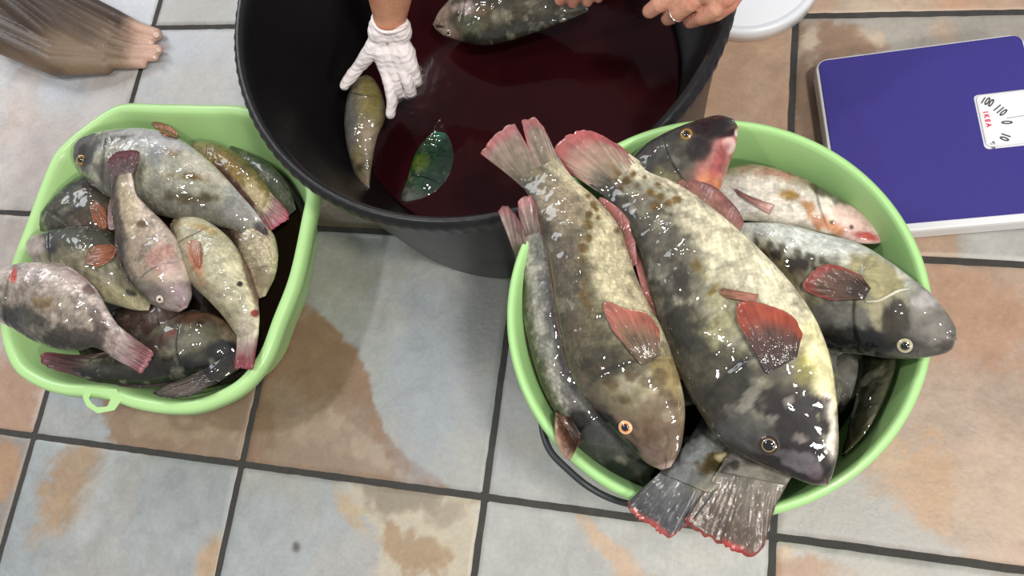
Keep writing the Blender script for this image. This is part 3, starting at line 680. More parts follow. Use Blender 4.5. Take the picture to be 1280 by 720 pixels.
# ---- big front fish
OLV, DK, GLD, PNK = (84, 76, 52), (34, 30, 28), (120, 92, 34), (176, 96, 84)
A = fish(group='fish heaped in the round green bucket', label='largest speckled fish atop the round bucket, with dark purple head and red side fin', st=[
    (1030, 606, 1036, 603), (1008, 603, 1042, 588), (975, 590, 1048, 562), (930, 570, 1048, 530), (895, 545, 1045, 490), (868, 505, 1036, 440), (848, 465, 1016, 392), (830, 420, 986, 350),
    (812, 365, 946, 308), (797, 315, 906, 272), (778, 275, 864, 240), (756, 247, 822, 216), (737, 231, 786, 192)],
    zs=[.398, .412, .418, .420, .418, .412, .404, .396], cols=((218, 210, 180), (158, 153, 132), (80, 75, 60)), th=.44, tilt=[0, -.004, -.010, -.012, -.010, -.004, 0], mot=.62, mseed=11, gill=.29, scl=.75,
    head=(58, 46, 46), headlen=.22, paints=[
    ('e', 900, 480, 62, 46, 35, (60, 56, 46), .85, 14, 12), ('e', 862, 440, 22, 60, -24, (66, 62, 50), .7, 10, 10), ('e', 925, 545, 44, 40, 30, (66, 62, 58), .9, 10, 8), ('e', 985, 560, 62, 40, 30, (52, 42, 42), .9, 10, 6), ('e', 880, 430, 34, 60, -20, (98, 92, 70), .55, 18, 14), ('e', 845, 330, 26, 60, -24, (86, 78, 62), .55, 16, 12), ('e', 838, 385, 14, 40, -20, (46, 42, 34), .6, 8, 12),
    ('e', 925, 330, 40, 76, -34, (216, 210, 180), .75, 24, 12), ('e', 835, 300, 22, 60, -30, (112, 106, 92), .6, 14, 12), ('e', 850, 360, 10, 50, -20, (70, 64, 52), .6, 6, 10), ('e', 905, 390, 26, 36, -20, (176, 172, 128), .6, 14, 12), ('e', 1018, 470, 22, 70, -8, (230, 222, 172), .95, 12, 5), ('e', 1004, 462, 12, 18, 0, (204, 196, 96), .7, 6, 3), ('e', 1036, 540, 10, 40, -4, (224, 216, 200), .9, 5, 2),
    ('e', 985, 520, 50, 34, 30, (50, 40, 40), .92, 10, 8), ('e', 1010, 575, 40, 26, 40, (48, 38, 40), .95, 10, 4), ('e', 980, 470, 30, 34, 0, (60, 50, 38), .6, 12, 8),
    ('e', 925, 520, 34, 20, 40, (100, 98, 90), .85, 4, 7), ('e', 936, 498, 9, 22, 38, (128, 124, 112), .85, 2, 2), ('e', 946, 486, 7, 7, 0, (134, 128, 116), .8, 2, 1), ('e', 952, 524, 18, 9, 20, (122, 118, 104), .8, 3, 4), ('e', 914, 540, 24, 12, 30, (82, 82, 80), .8, 5, 4), ('e', 964, 524, 7, 6, 0, (128, 122, 114), .8, 2, 1), ('e', 985, 502, 7, 7, 0, (138, 130, 122), .8, 2, 1), ('e', 1000, 548, 8, 5, 20, (138, 128, 122), .8, 2, 1),
    ('e', 1005, 578, 28, 11, 20, (104, 98, 104), .9, 4, 4), ('e', 1018, 590, 12, 8, 40, (112, 98, 104), .7, 3, 2), ('e', 980, 568, 12, 7, 10, (96, 90, 94), .8, 3, 3), ('e', 950, 545, 20, 22, 0, (88, 86, 82), .6, 6, 4)] +
    [('e', x, y, r, r * .9, 20, GLD, .85, 3.2, 2.0) for x, y, r in ((768, 207, 6), (780, 212, 6), (792, 218, 6), (768, 222, 6), (783, 226, 7), (797, 231, 6), (806, 222, 5), (774, 236, 4), (795, 244, 4), (812, 240, 6), (822, 230, 5), (826, 246, 5), (836, 254, 5), (820, 258, 5), (846, 250, 4), (838, 268, 3), (806, 210, 4), (758, 215, 5))] +
    [('e', 870, 332, 3, 9, -30, (120, 98, 40), .9, 2, 1), ('e', 892, 362, 5, 12, 40, (132, 112, 50), .8, 2, 2), ('e', 908, 366, 12, 4, 20, (112, 84, 44), .8, 2, 2), ('e', 896, 402, 5, 4, 0, (120, 110, 60), .7, 2, 1)],
    beak=(150, 110, 112))
tail(A, [(800, 205), (775, 182), (738, 163), (718, 166), (704, 176), (690, 190), (694, 198), (714, 217)][::-1], [.39, .392, .395], (176, 150, 128), (176, 128, 112), (204, 92, 88), .2, wav=.001)
side_fin(A, [(958, 468), (996, 446)], [(922, 402), (922, 379), (942, 377), (968, 384), (992, 396), (1003, 418)], (70, 50, 48), (134, 84, 68), (196, 80, 54), .3, lift=.006, label='translucent red pectoral fin')
side_fin(A, [(948, 368), (944, 379)], [(905, 360), (900, 365), (905, 372)], (190, 120, 96), (150, 100, 66), lift=.002, name='pelvic_fin')
edge_fin(A, 'D', .36, .84, .010, (150, 84, 70), (170, 92, 84), (190, 110, 100), fold=.55)
edge_fin(A, 'V', .66, .86, .019, (150, 100, 84), (170, 104, 92), (140, 74, 66), fold=.45)
eye(A, 961, 556, 12, iris=(150, 124, 84), rim=(178, 160, 140), ring=(40, 32, 30), pup=.55)

# ---- middle fish
B = fish(group='fish heaped in the round green bucket', label='olive brown fish with orange side fin lying left of the largest fish in bucket', st=[
    (826, 587, 838, 584), (806, 577, 850, 563), (778, 550, 855, 536), (752, 523, 856, 506), (728, 493, 850, 475), (711, 460, 839, 440), (702, 420, 825, 405), (694, 375, 806, 370),
    (687, 325, 790, 330), (678, 288, 775, 285), (668, 260, 748, 250), (655, 236, 718, 225), (645, 224, 690, 200)],
    zs=[.394, .400, .405, .405, .402, .400, .398, .396], cols=((196, 184, 150), (134, 124, 96), (104, 94, 76)), th=.5, tilt=-.006, mot=.6, mseed=23, gill=.25, scl=.8, mat=M_FISH2,
    head=(116, 94, 76), headlen=.17, paints=[
    ('e', 760, 330, 20, 80, -14, (206, 196, 160), .75, 16, 8), ('e', 705, 330, 14, 80, -8, (112, 100, 84), .7, 12, 6), ('e', 700, 255, 22, 30, -30, (166, 150, 124), .7, 12, 6), ('e', 740, 430, 26, 50, -15, (92, 84, 56), .5, 16, 12),
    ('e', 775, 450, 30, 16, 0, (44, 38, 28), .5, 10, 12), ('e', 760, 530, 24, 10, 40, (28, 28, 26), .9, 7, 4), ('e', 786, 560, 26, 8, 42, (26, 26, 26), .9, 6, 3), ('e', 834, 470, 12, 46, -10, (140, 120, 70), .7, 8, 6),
    ('e', 822, 525, 26, 34, 0, (112, 86, 62), .7, 10, 6), ('e', 818, 512, 26, 16, 0, (132, 116, 92), .7, 8, 5), ('e', 834, 520, 8, 8, 0, (150, 138, 116), .7, 3, 2), ('e', 822, 570, 22, 14, 30, (120, 100, 88), .8, 6, 4)] +
    [('e', x, y, r, r * 1.1, 0, GLD, .8, 3, 2) for x, y, r in ((735, 245, 4), (742, 256, 5), (736, 268, 5), (748, 272, 4), (735, 282, 5), (746, 262, 3), (735, 297, 5), (729, 310, 5), (728, 325, 5), (727, 340, 5), (730, 355, 4), (729, 368, 4), (733, 380, 4), (738, 390, 3), (760, 240, 3), (772, 288, 3))] +
    [('e', x, y, 8, 6, 20, (92, 70, 38), .6, 3, 2) for x, y in ((822, 480), (832, 492), (840, 506), (828, 468), (806, 478), (780, 500), (765, 480), (788, 470), (750, 460))], beak=(176, 150, 140))
tail(B, [(601, 192), (607, 182), (617, 171), (629, 161), (643, 154), (650, 166), (660, 184), (656, 168), (652, 152), (668, 145), (680, 158), (690, 186)], .395, (150, 132, 108), (150, 124, 110), (196, 104, 100), .14, nu=110, wav=.001, smooth=False)
side_fin(B, [(802, 458), (826, 444)], [(766, 412), (754, 386), (757, 376), (782, 386), (808, 391), (824, 412)], (112, 92, 70), (168, 116, 88), (204, 110, 88), .3, lift=.005, label='orange pectoral fin folded forward')
edge_fin(B, 'V', .62, .84, .013, (120, 66, 44), (176, 92, 84), (196, 120, 110), fold=.5)
edge_fin(B, 'D', .3, .8, .005, (96, 70, 56), (120, 84, 70), fold=.6)
eye(B, 782, 534, 9, iris=(204, 120, 66), rim=(60, 44, 34), ring=(222, 176, 130))

# ---- slim left fish
Cf = fish(group='fish heaped in the round green bucket', label='slim grey fish squeezed along the left rim of the round bucket', st=[
    (802, 606, 812, 598), (775, 600, 820, 578), (745, 582, 806, 548), (716, 555, 782, 520), (694, 515, 752, 490), (677, 480, 732, 460), (664, 440, 718, 420), (655, 400, 710, 380), (650, 350, 700, 335), (645, 320, 688, 308), (640, 300, 674, 290)],
    zs=[.330, .340, .355, .360, .364, .368, .374, .386], cols=((140, 138, 130), (176, 172, 160), (92, 88, 66)), th=.62, mot=.5, mseed=31, gill=.24, head=(60, 60, 58), headlen=.3, mat=M_FISH2, tilt=-.008,
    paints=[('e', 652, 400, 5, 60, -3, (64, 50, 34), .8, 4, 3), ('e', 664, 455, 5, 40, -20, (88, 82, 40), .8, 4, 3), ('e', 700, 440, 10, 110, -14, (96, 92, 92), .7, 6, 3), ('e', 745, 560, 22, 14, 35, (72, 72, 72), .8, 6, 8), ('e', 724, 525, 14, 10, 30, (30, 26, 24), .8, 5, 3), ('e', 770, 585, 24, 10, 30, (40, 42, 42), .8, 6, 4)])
tail(Cf, [(622, 263), (627, 259), (634, 257), (645, 270), (654, 286), (649, 270), (647, 251), (655, 247), (664, 243), (672, 262), (688, 292)], .398, (140, 120, 106), (146, 116, 108), (186, 110, 106), .14, nu=100, wav=.0005, smooth=False)
side_fin(Cf, [(712, 522), (728, 545)], [(694, 516), (694, 545), (700, 562), (712, 576), (720, 560)], (62, 40, 30), (120, 72, 40), (190, 140, 110), .15, zfree=.392, lift=.02, name='pelvic_fin', label='brown fin hanging over the bucket rim')
edge_fin(Cf, 'D', .3, .85, .004, (70, 44, 34), (90, 60, 44), fold=.6)

# ---- fish whose heads are buried and whose tails hang over the front rim
D1 = fish(group='fish heaped in the round green bucket', label='dark grey fish whose tail is the left of two hanging over the front rim', st=[
    (1005, 395, 1012, 402), (985, 395, 1020, 425), (945, 415, 1000, 465), (915, 450, 972, 505), (893, 490, 948, 540), (877, 522, 932, 565), (858, 553, 918, 588), (840, 576, 902, 604), (826, 592, 884, 616)],
    zs=[.330, .335, .345, .355, .364, .374, .388, .394], cols=((150, 146, 128), (112, 112, 108), (70, 72, 72)), th=.34, mot=.5, mseed=41, gill=.25, scl=.5, tilt=0,
    paints=[('e', 868, 568, 22, 18, -30, (134, 138, 138), .85, 6, 5), ('e', 850, 590, 14, 14, 0, (124, 128, 128), .7, 6, 4), ('e', 892, 578, 22, 9, -25, (92, 78, 44), .9, 4, 5), ('e', 905, 572, 8, 5, 0, (190, 180, 140), .8, 3, 2)])
tail(D1, [(784, 628), (788, 638), (797, 648), (812, 656), (824, 665), (837, 671), (852, 661), (868, 648)], [.392, .382, .392], (92, 94, 94), (66, 68, 72), (200, 76, 64), .035, wav=.003)
D2 = fish(group='fish heaped in the round green bucket', label='brown mottled fish whose tail is the right of two hanging over the front rim', st=[
    (1040, 420, 1052, 422), (1020, 425, 1060, 450), (990, 445, 1050, 500), (965, 480, 1035, 535), (945, 515, 1020, 560), (925, 548, 1002, 582), (908, 572, 990, 596), (897, 590, 981, 606)],
    zs=[.320, .325, .335, .345, .358, .372, .386, .393], cols=((150, 146, 128), (136, 130, 120), (110, 106, 100)), th=.30, mot=.7, mseed=53, gill=.25, scl=.4,
    paints=[('e', 945, 590, 50, 22, 0, (138, 134, 124), .6, 10, 10), ('e', 915, 600, 9, 6, 20, (66, 58, 50), .8, 4, 3), ('e', 945, 612, 8, 6, 0, (70, 60, 52), .8, 3, 3), ('e', 918, 580, 8, 8, 0, (56, 50, 44), .7, 3, 3)])
tail(D2, [(857, 649), (868, 661), (881, 670), (897, 678), (912, 687), (928, 693), (943, 695), (954, 684), (966, 638)], [.391, .384, .388], (126, 114, 98), (92, 74, 60), (200, 62, 54), .03, wav=.0025, rays=15)

# ---- head pointing up at the back
E_ = fish(group='fish heaped in the round green bucket', label='dark fish with open pink mouth pointing over the back rim of the bucket', st=[
    (915, 148, 922, 160), (897, 144, 920, 182), (864, 153, 908, 215), (832, 166, 896, 246), (802, 184, 876, 276), (780, 208, 852, 300), (765, 240, 830, 318), (760, 275, 806, 330), (765, 305, 792, 335), (772, 330, 784, 342)],
    zs=[.402, .400, .395, .385, .37, .35, .34, .33], cols=((204, 112, 104), (96, 92, 78), (66, 66, 64)), th=.55, mot=.4, mseed=61, gill=.33, scl=.5, tilt=[.006, .004, 0], head=None, paints=[
    ('p', [(905, 170), (925, 160), (918, 215), (895, 262), (872, 252), (880, 215), (892, 185)], (182, 118, 112), .95, 5, 4), ('e', 885, 240, 16, 26, 25, (206, 130, 84), .8, 8, 4), ('e', 912, 182, 8, 10, 0, (224, 190, 184), .8, 3, 2), ('e', 914, 166, 13, 4, -18, (70, 16, 18), .95, 2, 1), ('e', 921, 166, 3, 5, 0, (236, 206, 200), .9, 1.5, .5),
    ('e', 889, 158, 26, 14, -14, (44, 26, 34), .95, 8, 3), ('e', 872, 185, 16, 14, -30, (52, 36, 40), .8, 6, 3), ('e', 832, 190, 26, 16, -30, (86, 86, 78), .8, 8, 8), ('e', 830, 220, 20, 14, 30, (128, 122, 80), .7, 8, 7), ('e', 898, 205, 6, 22, 20, (178, 90, 88), .8, 4, 3), ('e', 842, 200, 8, 7, 0, (120, 118, 104), .7, 3, 3)])
eye(E_, 858, 168, 7.5, iris=(96, 70, 20), rim=(50, 40, 30), ring=(150, 112, 44))
# ---- right side of the bucket
F_ = fish(group='fish heaped in the round green bucket', label='white and pink fish lying against the back right wall of the bucket', st=[
    (1111, 298, 1112, 292), (1098, 304, 1103, 283), (1072, 303, 1074, 264), (1040, 293, 1040, 245), (1005, 286, 1005, 224), (970, 280, 970, 212), (938, 276, 938, 206), (908, 274, 908, 212), (880, 268, 880, 225), (858, 262, 858, 236), (845, 258, 845, 240)],
    zs=[.335, .338, .343, .345, .345, .343, .335, .32], cols=((178, 160, 138), (214, 206, 194), (216, 208, 192)), th=.55, mot=.3, mseed=71, gill=.3, scl=.5, head=(214, 176, 170), headlen=.24, mat=M_FISH2, tilt=.004, paints=[
    ('e', 990, 245, 12, 9, 20, (170, 132, 60), .85, 4, 4), ('e', 1008, 256, 14, 8, 30, (190, 140, 88), .8, 5, 4), ('e', 1035, 282, 34, 9, 18, (204, 136, 96), .8, 6, 4), ('e', 960, 215, 40, 9, 10, (190, 138, 122), .8, 6, 5), ('e', 1030, 238, 40, 7, 28, (70, 54, 44), .7, 6, 5),
    ('e', 925, 250, 22, 18, 0, (206, 202, 196), .8, 8, 5), ('e', 1082, 295, 18, 6, 8, (190, 76, 70), .9, 3, 2), ('e', 1106, 295, 6, 6, 0, (232, 208, 204), .9, 2, 1), ('e', 1060, 272, 20, 12, 20, (218, 186, 180), .7, 6, 4), ('e', 1040, 278, 4, 3, 0, (60, 50, 50), .8, 2, 1), ('e', 1064, 284, 3, 3, 0, (70, 54, 54), .8, 2, 1)], beak=(226, 204, 198))
side_fin(F_, [(962, 268), (968, 256)], [(926, 246), (918, 235), (924, 239), (942, 248)], (196, 140, 126), (150, 96, 90), lift=.004)
G_ = fish(group='fish heaped in the round green bucket', label='pale bellied fish whose grey head rests over the right rim of the bucket', st=[
    (1194, 430, 1196, 420), (1180, 442, 1190, 400), (1148, 448, 1166, 369), (1112, 448, 1140, 348), (1075, 443, 1108, 324), (1035, 438, 1073, 304), (1000, 424, 1025, 291), (965, 398, 985, 281), (935, 370, 950, 278), (905, 345, 915, 280), (875, 325, 885, 285), (855, 312, 862, 290)],
    zs=[.398, .402, .400, .396, .388, .378, .37, .362, .35, .34], cols=((206, 208, 196), (150, 144, 116), (38, 36, 34)), th=.5, mot=.45, mseed=83, gill=.28, scl=.6, head=(104, 100, 92), headlen=.2, tilt=[-.006, -.014, -.012, -.008], paints=[
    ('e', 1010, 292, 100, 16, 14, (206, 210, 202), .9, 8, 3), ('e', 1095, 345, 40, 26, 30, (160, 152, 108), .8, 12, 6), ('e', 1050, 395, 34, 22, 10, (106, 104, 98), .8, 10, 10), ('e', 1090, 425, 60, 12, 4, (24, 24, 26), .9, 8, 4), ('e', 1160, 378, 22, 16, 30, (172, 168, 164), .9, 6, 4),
    ('e', 1165, 405, 30, 24, 10, (124, 118, 110), .8, 8, 5), ('e', 1118, 400, 18, 30, 0, (60, 52, 40), .8, 8, 6), ('e', 1184, 432, 12, 6, -10, (78, 70, 62), .7, 3, 2), ('e', 975, 330, 44, 12, 28, (110, 96, 62), .7, 6, 8)] +
    [('e', 935 + 17 * k + (k % 2) * 3, 306 + 6.0 * k + (k % 2) * 8, 8, 6, 60, (54, 44, 28), .85, 3, 2.5) for k in range(7)] + [('e', 945 + 17 * k, 300 + 5.4 * k, 6, 4, 50, (70, 58, 36), .7, 3, 2) for k in range(6)], beak=(170, 164, 158))
side_fin(G_, [(1080, 375), (1088, 360)], [(1036, 375), (1008, 364), (1003, 356), (1024, 333), (1045, 331), (1076, 344)], (60, 44, 36), (122, 84, 66), (176, 74, 62), .14, lift=.006, label='dark red edged pectoral fin')
eye(G_, 1131, 432, 8.5, iris=(110, 104, 84), rim=(50, 46, 40), ring=(176, 168, 140))
gp = [hit(G_, x, y)[0] for x, y in ((1082, 377), (1098, 376), (1112, 369), (1124, 363), (1137, 361))]
adopt(G_.root, tube('gill_edge', [cam_pull(p, .0008) for p in gp if p is not None], [.0006, .0014, .0014, .0014, .0006], plain('gill_edge', (186, 180, 160), .3, coat=.8)))
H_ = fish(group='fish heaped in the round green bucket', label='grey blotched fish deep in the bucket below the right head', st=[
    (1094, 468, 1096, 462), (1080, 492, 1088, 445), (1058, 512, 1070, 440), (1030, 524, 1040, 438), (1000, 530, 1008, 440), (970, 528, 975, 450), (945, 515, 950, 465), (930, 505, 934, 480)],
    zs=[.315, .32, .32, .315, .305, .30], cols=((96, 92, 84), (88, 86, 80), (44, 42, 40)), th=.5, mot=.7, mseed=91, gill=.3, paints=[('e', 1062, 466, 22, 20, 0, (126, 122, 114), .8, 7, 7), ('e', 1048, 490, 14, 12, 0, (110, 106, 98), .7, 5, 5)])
I_ = fish(group='fish heaped in the round green bucket', label='olive fish along the right inner wall of the bucket, shade put into its dark colour', st=[
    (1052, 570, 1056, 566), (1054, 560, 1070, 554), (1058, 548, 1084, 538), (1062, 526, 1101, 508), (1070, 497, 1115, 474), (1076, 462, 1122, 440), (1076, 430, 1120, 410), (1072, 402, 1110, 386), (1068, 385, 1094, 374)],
    zs=[.346, .346, .346, .345, .343, .338, .33], tilt=-.006, cols=((84, 82, 44), (58, 58, 38), (36, 38, 32)), th=.3, mot=.5, mseed=97, gill=.25)  # dark colours and placement against the wall put its shade into this fish
K_ = fish(group='fish heaped in the round green bucket', label='grey fish added under the middle of the heap to darken gaps in the bucket', st=[
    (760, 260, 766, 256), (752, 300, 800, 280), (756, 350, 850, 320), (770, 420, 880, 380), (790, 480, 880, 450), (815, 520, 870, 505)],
    zs=[.33, .34, .345, .345, .34], cols=((120, 116, 100), (90, 86, 70), (50, 46, 40)), th=.4, mot=.6, mseed=103)  # filler fish added to keep the gaps in the heap dark

#@@BASINFISH
GRY1 = ((188, 184, 172), (150, 146, 132), (90, 86, 78))
La = fish(group='fish piled in the green basin', label='big grey fish curled across the top of the left basin, the largest fish there', st=[
    (97, 206, 94, 188), (108, 223, 102, 174), (128, 241, 124, 166), (155, 256, 150, 162), (190, 267, 182, 161), (225, 275, 214, 168), (256, 280, 246, 188), (281, 285, 273, 212), (299, 291, 298, 240), (310, 299, 318, 263), (316, 306, 332, 283)],
    zs=[.160, .168, .175, .180, .180, .178, .172, .165, .155, .15], cols=((190, 190, 186), (168, 166, 148), (122, 118, 104)), th=.6, mot=.3, mseed=121, gill=.24, scl=.5, mat=M_FISH2, head=(96, 92, 88), headlen=.17, tilt=-.006, paints=[
    ('e', 110, 178, 20, 10, -20, (92, 92, 90), .8, 5, 4), ('e', 105, 196, 10, 14, 0, (58, 50, 44), .8, 4, 3), ('e', 150, 172, 30, 4, -14, (90, 82, 62), .8, 3, 2), ('e', 242, 221, 26, 4, 4, (124, 96, 40), .9, 3, 2.5), ('e', 244, 248, 34, 7, 2, (92, 76, 34), .85, 4, 4), ('e', 214, 190, 12, 6, 10, (152, 128, 84), .8, 4, 3),
    ('e', 200, 178, 40, 10, 8, (196, 196, 196), .7, 8, 4), ('e', 264, 212, 34, 14, 30, (212, 204, 184), .7, 8, 4), ('e', 195, 196, 10, 14, 0, (134, 138, 142), .6, 6, 4), ('e', 295, 262, 22, 18, 45, (150, 148, 146), .7, 8, 4), ('e', 322, 292, 12, 14, 40, (110, 98, 96), .8, 5, 3), ('e', 140, 225, 22, 12, 30, (88, 80, 72), .7, 6, 5)])
tail(La, [(315, 309), (321, 318), (328, 325), (334, 316), (338, 304), (334, 288)], .150, (100, 88, 86), (74, 54, 58), (110, 70, 76), .1, wav=.001)
eye(La, 102, 200, 6, iris=(120, 90, 20), rim=(120, 92, 40), ring=(160, 124, 50))
Lc = fish(group='fish piled in the green basin', label='small pinkish brown fish lying head down across the middle of the basin', st=[
    (224, 390, 234, 384), (204, 387, 239, 370), (185, 377, 237, 350), (167, 360, 231, 328), (155, 338, 222, 302), (148, 312, 206, 280), (144, 282, 186, 260), (139, 256, 171, 244), (140, 232, 167, 228), (143, 220, 164, 216)],
    zs=[.185, .19, .193, .195, .200, .210, .222, .226], cols=((214, 196, 180), (170, 152, 132), (88, 78, 64)), th=.62, mot=.45, mseed=131, gill=.24, scl=.6, mat=M_FISH2, head=(150, 132, 128), headlen=.17, tilt=-.002, paints=[
    ('e', 200, 322, 16, 16, 0, (196, 134, 122), .6, 8, 5), ('e', 214, 335, 12, 14, 0, (202, 176, 168), .7, 6, 3), ('e', 152, 330, 5, 50, -12, (44, 40, 38), .8, 4, 3), ('e', 158, 250, 10, 30, -8, (196, 180, 150), .7, 6, 4), ('e', 147, 262, 4, 30, -8, (84, 66, 54), .7, 4, 3), ('e', 176, 280, 5, 4, 0, (112, 92, 50), .8, 2, 2),
    ('e', 192, 362, 18, 10, 30, (112, 104, 96), .7, 6, 4), ('e', 226, 368, 12, 12, 0, (170, 148, 152), .8, 5, 3)], beak=(180, 150, 152))
tail(Lc, [(134, 204), (138, 196), (146, 191), (158, 188), (171, 188), (174, 198), (167, 210)], [.224, .228, .224], (110, 84, 82), (88, 52, 54), (120, 50, 56), .25, wav=.001, nv=14)
eye(Lc, 200, 374, 4.6, iris=(190, 176, 160), rim=(110, 96, 84), ring=(208, 194, 176), pup=.35)
edge_fin(Lc, 'D', .28, .8, .005, (60, 40, 38), (96, 60, 60), fold=.5)
Lg = fish(group='fish piled in the green basin', label='cream bellied fish down the right side of the basin, orange fin at its neck', st=[
    (214, 287, 219, 274), (217, 300, 245, 271), (222, 318, 270, 283), (229, 338, 291, 303), (242, 358, 307, 330), (262, 377, 317, 356), (280, 397, 323, 382), (294, 417, 324, 405), (304, 432, 319, 431)],
    zs=[.170, .176, .182, .184, .182, .180, .178, .176], cols=((214, 206, 172), (192, 186, 156), (150, 140, 112)), th=.62, mot=.3, mseed=141, gill=.22, scl=.5, mat=M_FISH2, tilt=.0, paints=[
    ('e', 245, 325, 7, 22, -20, (196, 128, 92), .85, 5, 3), ('e', 218, 285, 8, 12, 0, (156, 140, 112), .8, 4, 3), ('e', 252, 285, 20, 5, 20, (186, 150, 84), .7, 4, 2), ('e', 318, 392, 6, 5, 0, (170, 60, 62), .9, 2, 1.5), ('e', 300, 355, 3, 3, 0, (60, 52, 44), .9, 1, 1), ('e', 312, 345, 5, 50, -14, (120, 84, 64), .7, 4, 2), ('e', 308, 410, 14, 18, -10, (184, 170, 156), .7, 6, 4)])
tail(Lg, [(293, 462), (299, 460), (306, 461), (312, 462), (317, 460), (318, 446)], .183, (160, 130, 122), (150, 80, 82), (160, 56, 64), .3, wav=.001, nv=12)
side_fin(Lg, [(238, 300), (250, 302)], [(240, 322), (246, 336), (251, 332), (252, 316)], (200, 140, 104), (190, 116, 80), (196, 100, 70), lift=.002)
edge_fin(Lg, 'V', .45, .8, .005, (110, 80, 60), (130, 90, 70), fold=.6)
Lf = fish(group='fish piled in the green basin', label='pinkish silver fish lying over the left rim of the basin with a red tipped tail', st=[
    (-14, 380, -13, 366), (-4, 398, -7, 344), (20, 413, 18, 331), (46, 428, 50, 328), (75, 437, 80, 334), (100, 438, 105, 350), (115, 434, 125, 372), (128, 438, 138, 393), (141, 447, 151, 411), (149, 452, 163, 420)],
    zs=[.196, .204, .21, .212, .212, .210, .207, .204], cols=((206, 190, 182), (164, 150, 136), (74, 72, 62)), th=.55, mot=.4, mseed=151, gill=.22, scl=.7, head=(176, 150, 146), headlen=.12, tilt=-.006, paints=[
    ('e', 17, 344, 4, 8, 10, (210, 90, 74), .9, 2, 1.5), ('e', 52, 380, 14, 10, 30, (140, 114, 68), .7, 6, 4), ('e', 85, 345, 30, 10, 26, (204, 186, 176), .7, 6, 4), ('e', 113, 362, 8, 6, 0, (120, 90, 84), .7, 3, 2), ('e', 30, 395, 34, 14, 22, (60, 60, 52), .7, 7, 6), ('e', 90, 420, 34, 14, 4, (74, 66, 60), .7, 6, 6),
    ('e', 148, 430, 16, 14, 20, (176, 156, 150), .8, 6, 3), ('e', 122, 405, 8, 20, -20, (96, 80, 76), .6, 5, 4)])
tail(Lf, [(172, 462), (176, 467), (183, 458), (188, 449), (192, 441), (184, 434)], .207, (178, 150, 146), (132, 60, 62), (206, 120, 116), .07, wav=.0005, nv=14)
edge_fin(Lf, 'V', .45, .82, .004, (150, 120, 116), (190, 160, 156), fold=.5)
Le = fish(group='fish piled in the green basin', label='olive fish with an orange side fin, head against the left wall of the basin', st=[
    (35, 301, 35, 313), (48, 292, 46, 332), (75, 286, 73, 352), (110, 282, 106, 370), (140, 291, 136, 379), (160, 315, 156, 385), (178, 343, 172, 388), (192, 366, 186, 388)],
    zs=[.164, .166, .167, .165, .16, .157, .15], cols=((176, 166, 138), (128, 122, 96), (76, 76, 60)), th=.6, mot=.5, mseed=161, gill=.24, scl=.6, mat=M_FISH2, head=(150, 136, 126), headlen=.16, paints=[
    ('e', 44, 306, 12, 10, 0, (176, 160, 154), .8, 4, 3), ('e', 66, 306, 8, 14, 0, (62, 54, 60), .8, 4, 3), ('e', 100, 300, 34, 12, 4, (84, 86, 66), .7, 8, 6), ('e', 152, 370, 28, 8, 20, (176, 168, 130), .7, 5, 3), ('e', 85, 322, 18, 12, 0, (136, 126, 100), .7, 6, 5), ('e', 163, 366, 6, 3, 20, (50, 44, 34), .8, 2, 1.5)])
side_fin(Le, [(106, 330), (110, 312)], [(122, 334), (138, 326), (145, 313), (140, 306), (122, 306)], (150, 100, 64), (176, 96, 56), (170, 90, 56), lift=.003, label='orange pectoral fin')
Ld = fish(group='fish piled in the green basin', label='dark olive fish tucked under the big curled head, upper left of basin', st=[
    (49, 290, 58, 298), (52, 275, 86, 302), (61, 258, 112, 300), (74, 243, 130, 296), (92, 228, 150, 286), (110, 216, 162, 266), (130, 208, 168, 246), (150, 205, 172, 230)],
    zs=[.145, .148, .150, .148, .142, .135, .13], cols=((112, 84, 66), (84, 80, 58), (40, 42, 36)), th=.55, mot=.5, mseed=171, gill=.25, scl=.8, paints=[('e', 98, 240, 14, 8, 0, (122, 110, 84), .8, 4, 4), ('e', 122, 232, 22, 10, 0, (60, 32, 28), .8, 6, 4), ('e', 112, 255, 20, 12, 10, (106, 88, 62), .7, 6, 5)])
side_fin(Ld, [(112, 258), (120, 250)], [(116, 276), (126, 284), (133, 284), (132, 262)], (140, 84, 48), (176, 96, 50), lift=.003)
side_fin(Ld, [(137, 250), (142, 250)], [(134, 274), (136, 286), (143, 286), (146, 272)], (206, 166, 160), (196, 160, 160), lift=.012, name='pelvic_fin', label='pink pelvic fin')
Li = fish(group='fish piled in the green basin', label='dark mottled fish with reddish cheek lying along the front wall of the basin', st=[
    (298, 447, 303, 438), (288, 456, 298, 419), (262, 465, 277, 398), (235, 473, 248, 388), (205, 479, 222, 394), (175, 481, 198, 410), (140, 479, 172, 428), (115, 475, 145, 438), (92, 469, 120, 442)],
    zs=[.130, .138, .145, .148, .15, .152, .153, .155], cols=((128, 112, 92), (106, 104, 86), (44, 42, 38)), th=.6, mot=.6, mseed=181, gill=.3, scl=.6, paints=[
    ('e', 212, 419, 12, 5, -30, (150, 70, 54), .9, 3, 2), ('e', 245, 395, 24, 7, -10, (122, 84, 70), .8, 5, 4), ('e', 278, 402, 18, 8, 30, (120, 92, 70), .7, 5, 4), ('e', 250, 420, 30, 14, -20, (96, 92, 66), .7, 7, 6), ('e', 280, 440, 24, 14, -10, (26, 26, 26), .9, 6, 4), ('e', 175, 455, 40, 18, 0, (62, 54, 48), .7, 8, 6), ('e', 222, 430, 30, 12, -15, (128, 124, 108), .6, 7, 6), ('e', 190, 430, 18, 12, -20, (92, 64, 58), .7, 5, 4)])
tail(Li, [(82, 466), (64, 461), (52, 452), (51, 444), (60, 440), (95, 446)], .158, (76, 50, 48), (100, 50, 54), (140, 66, 72), .12, wav=.002)
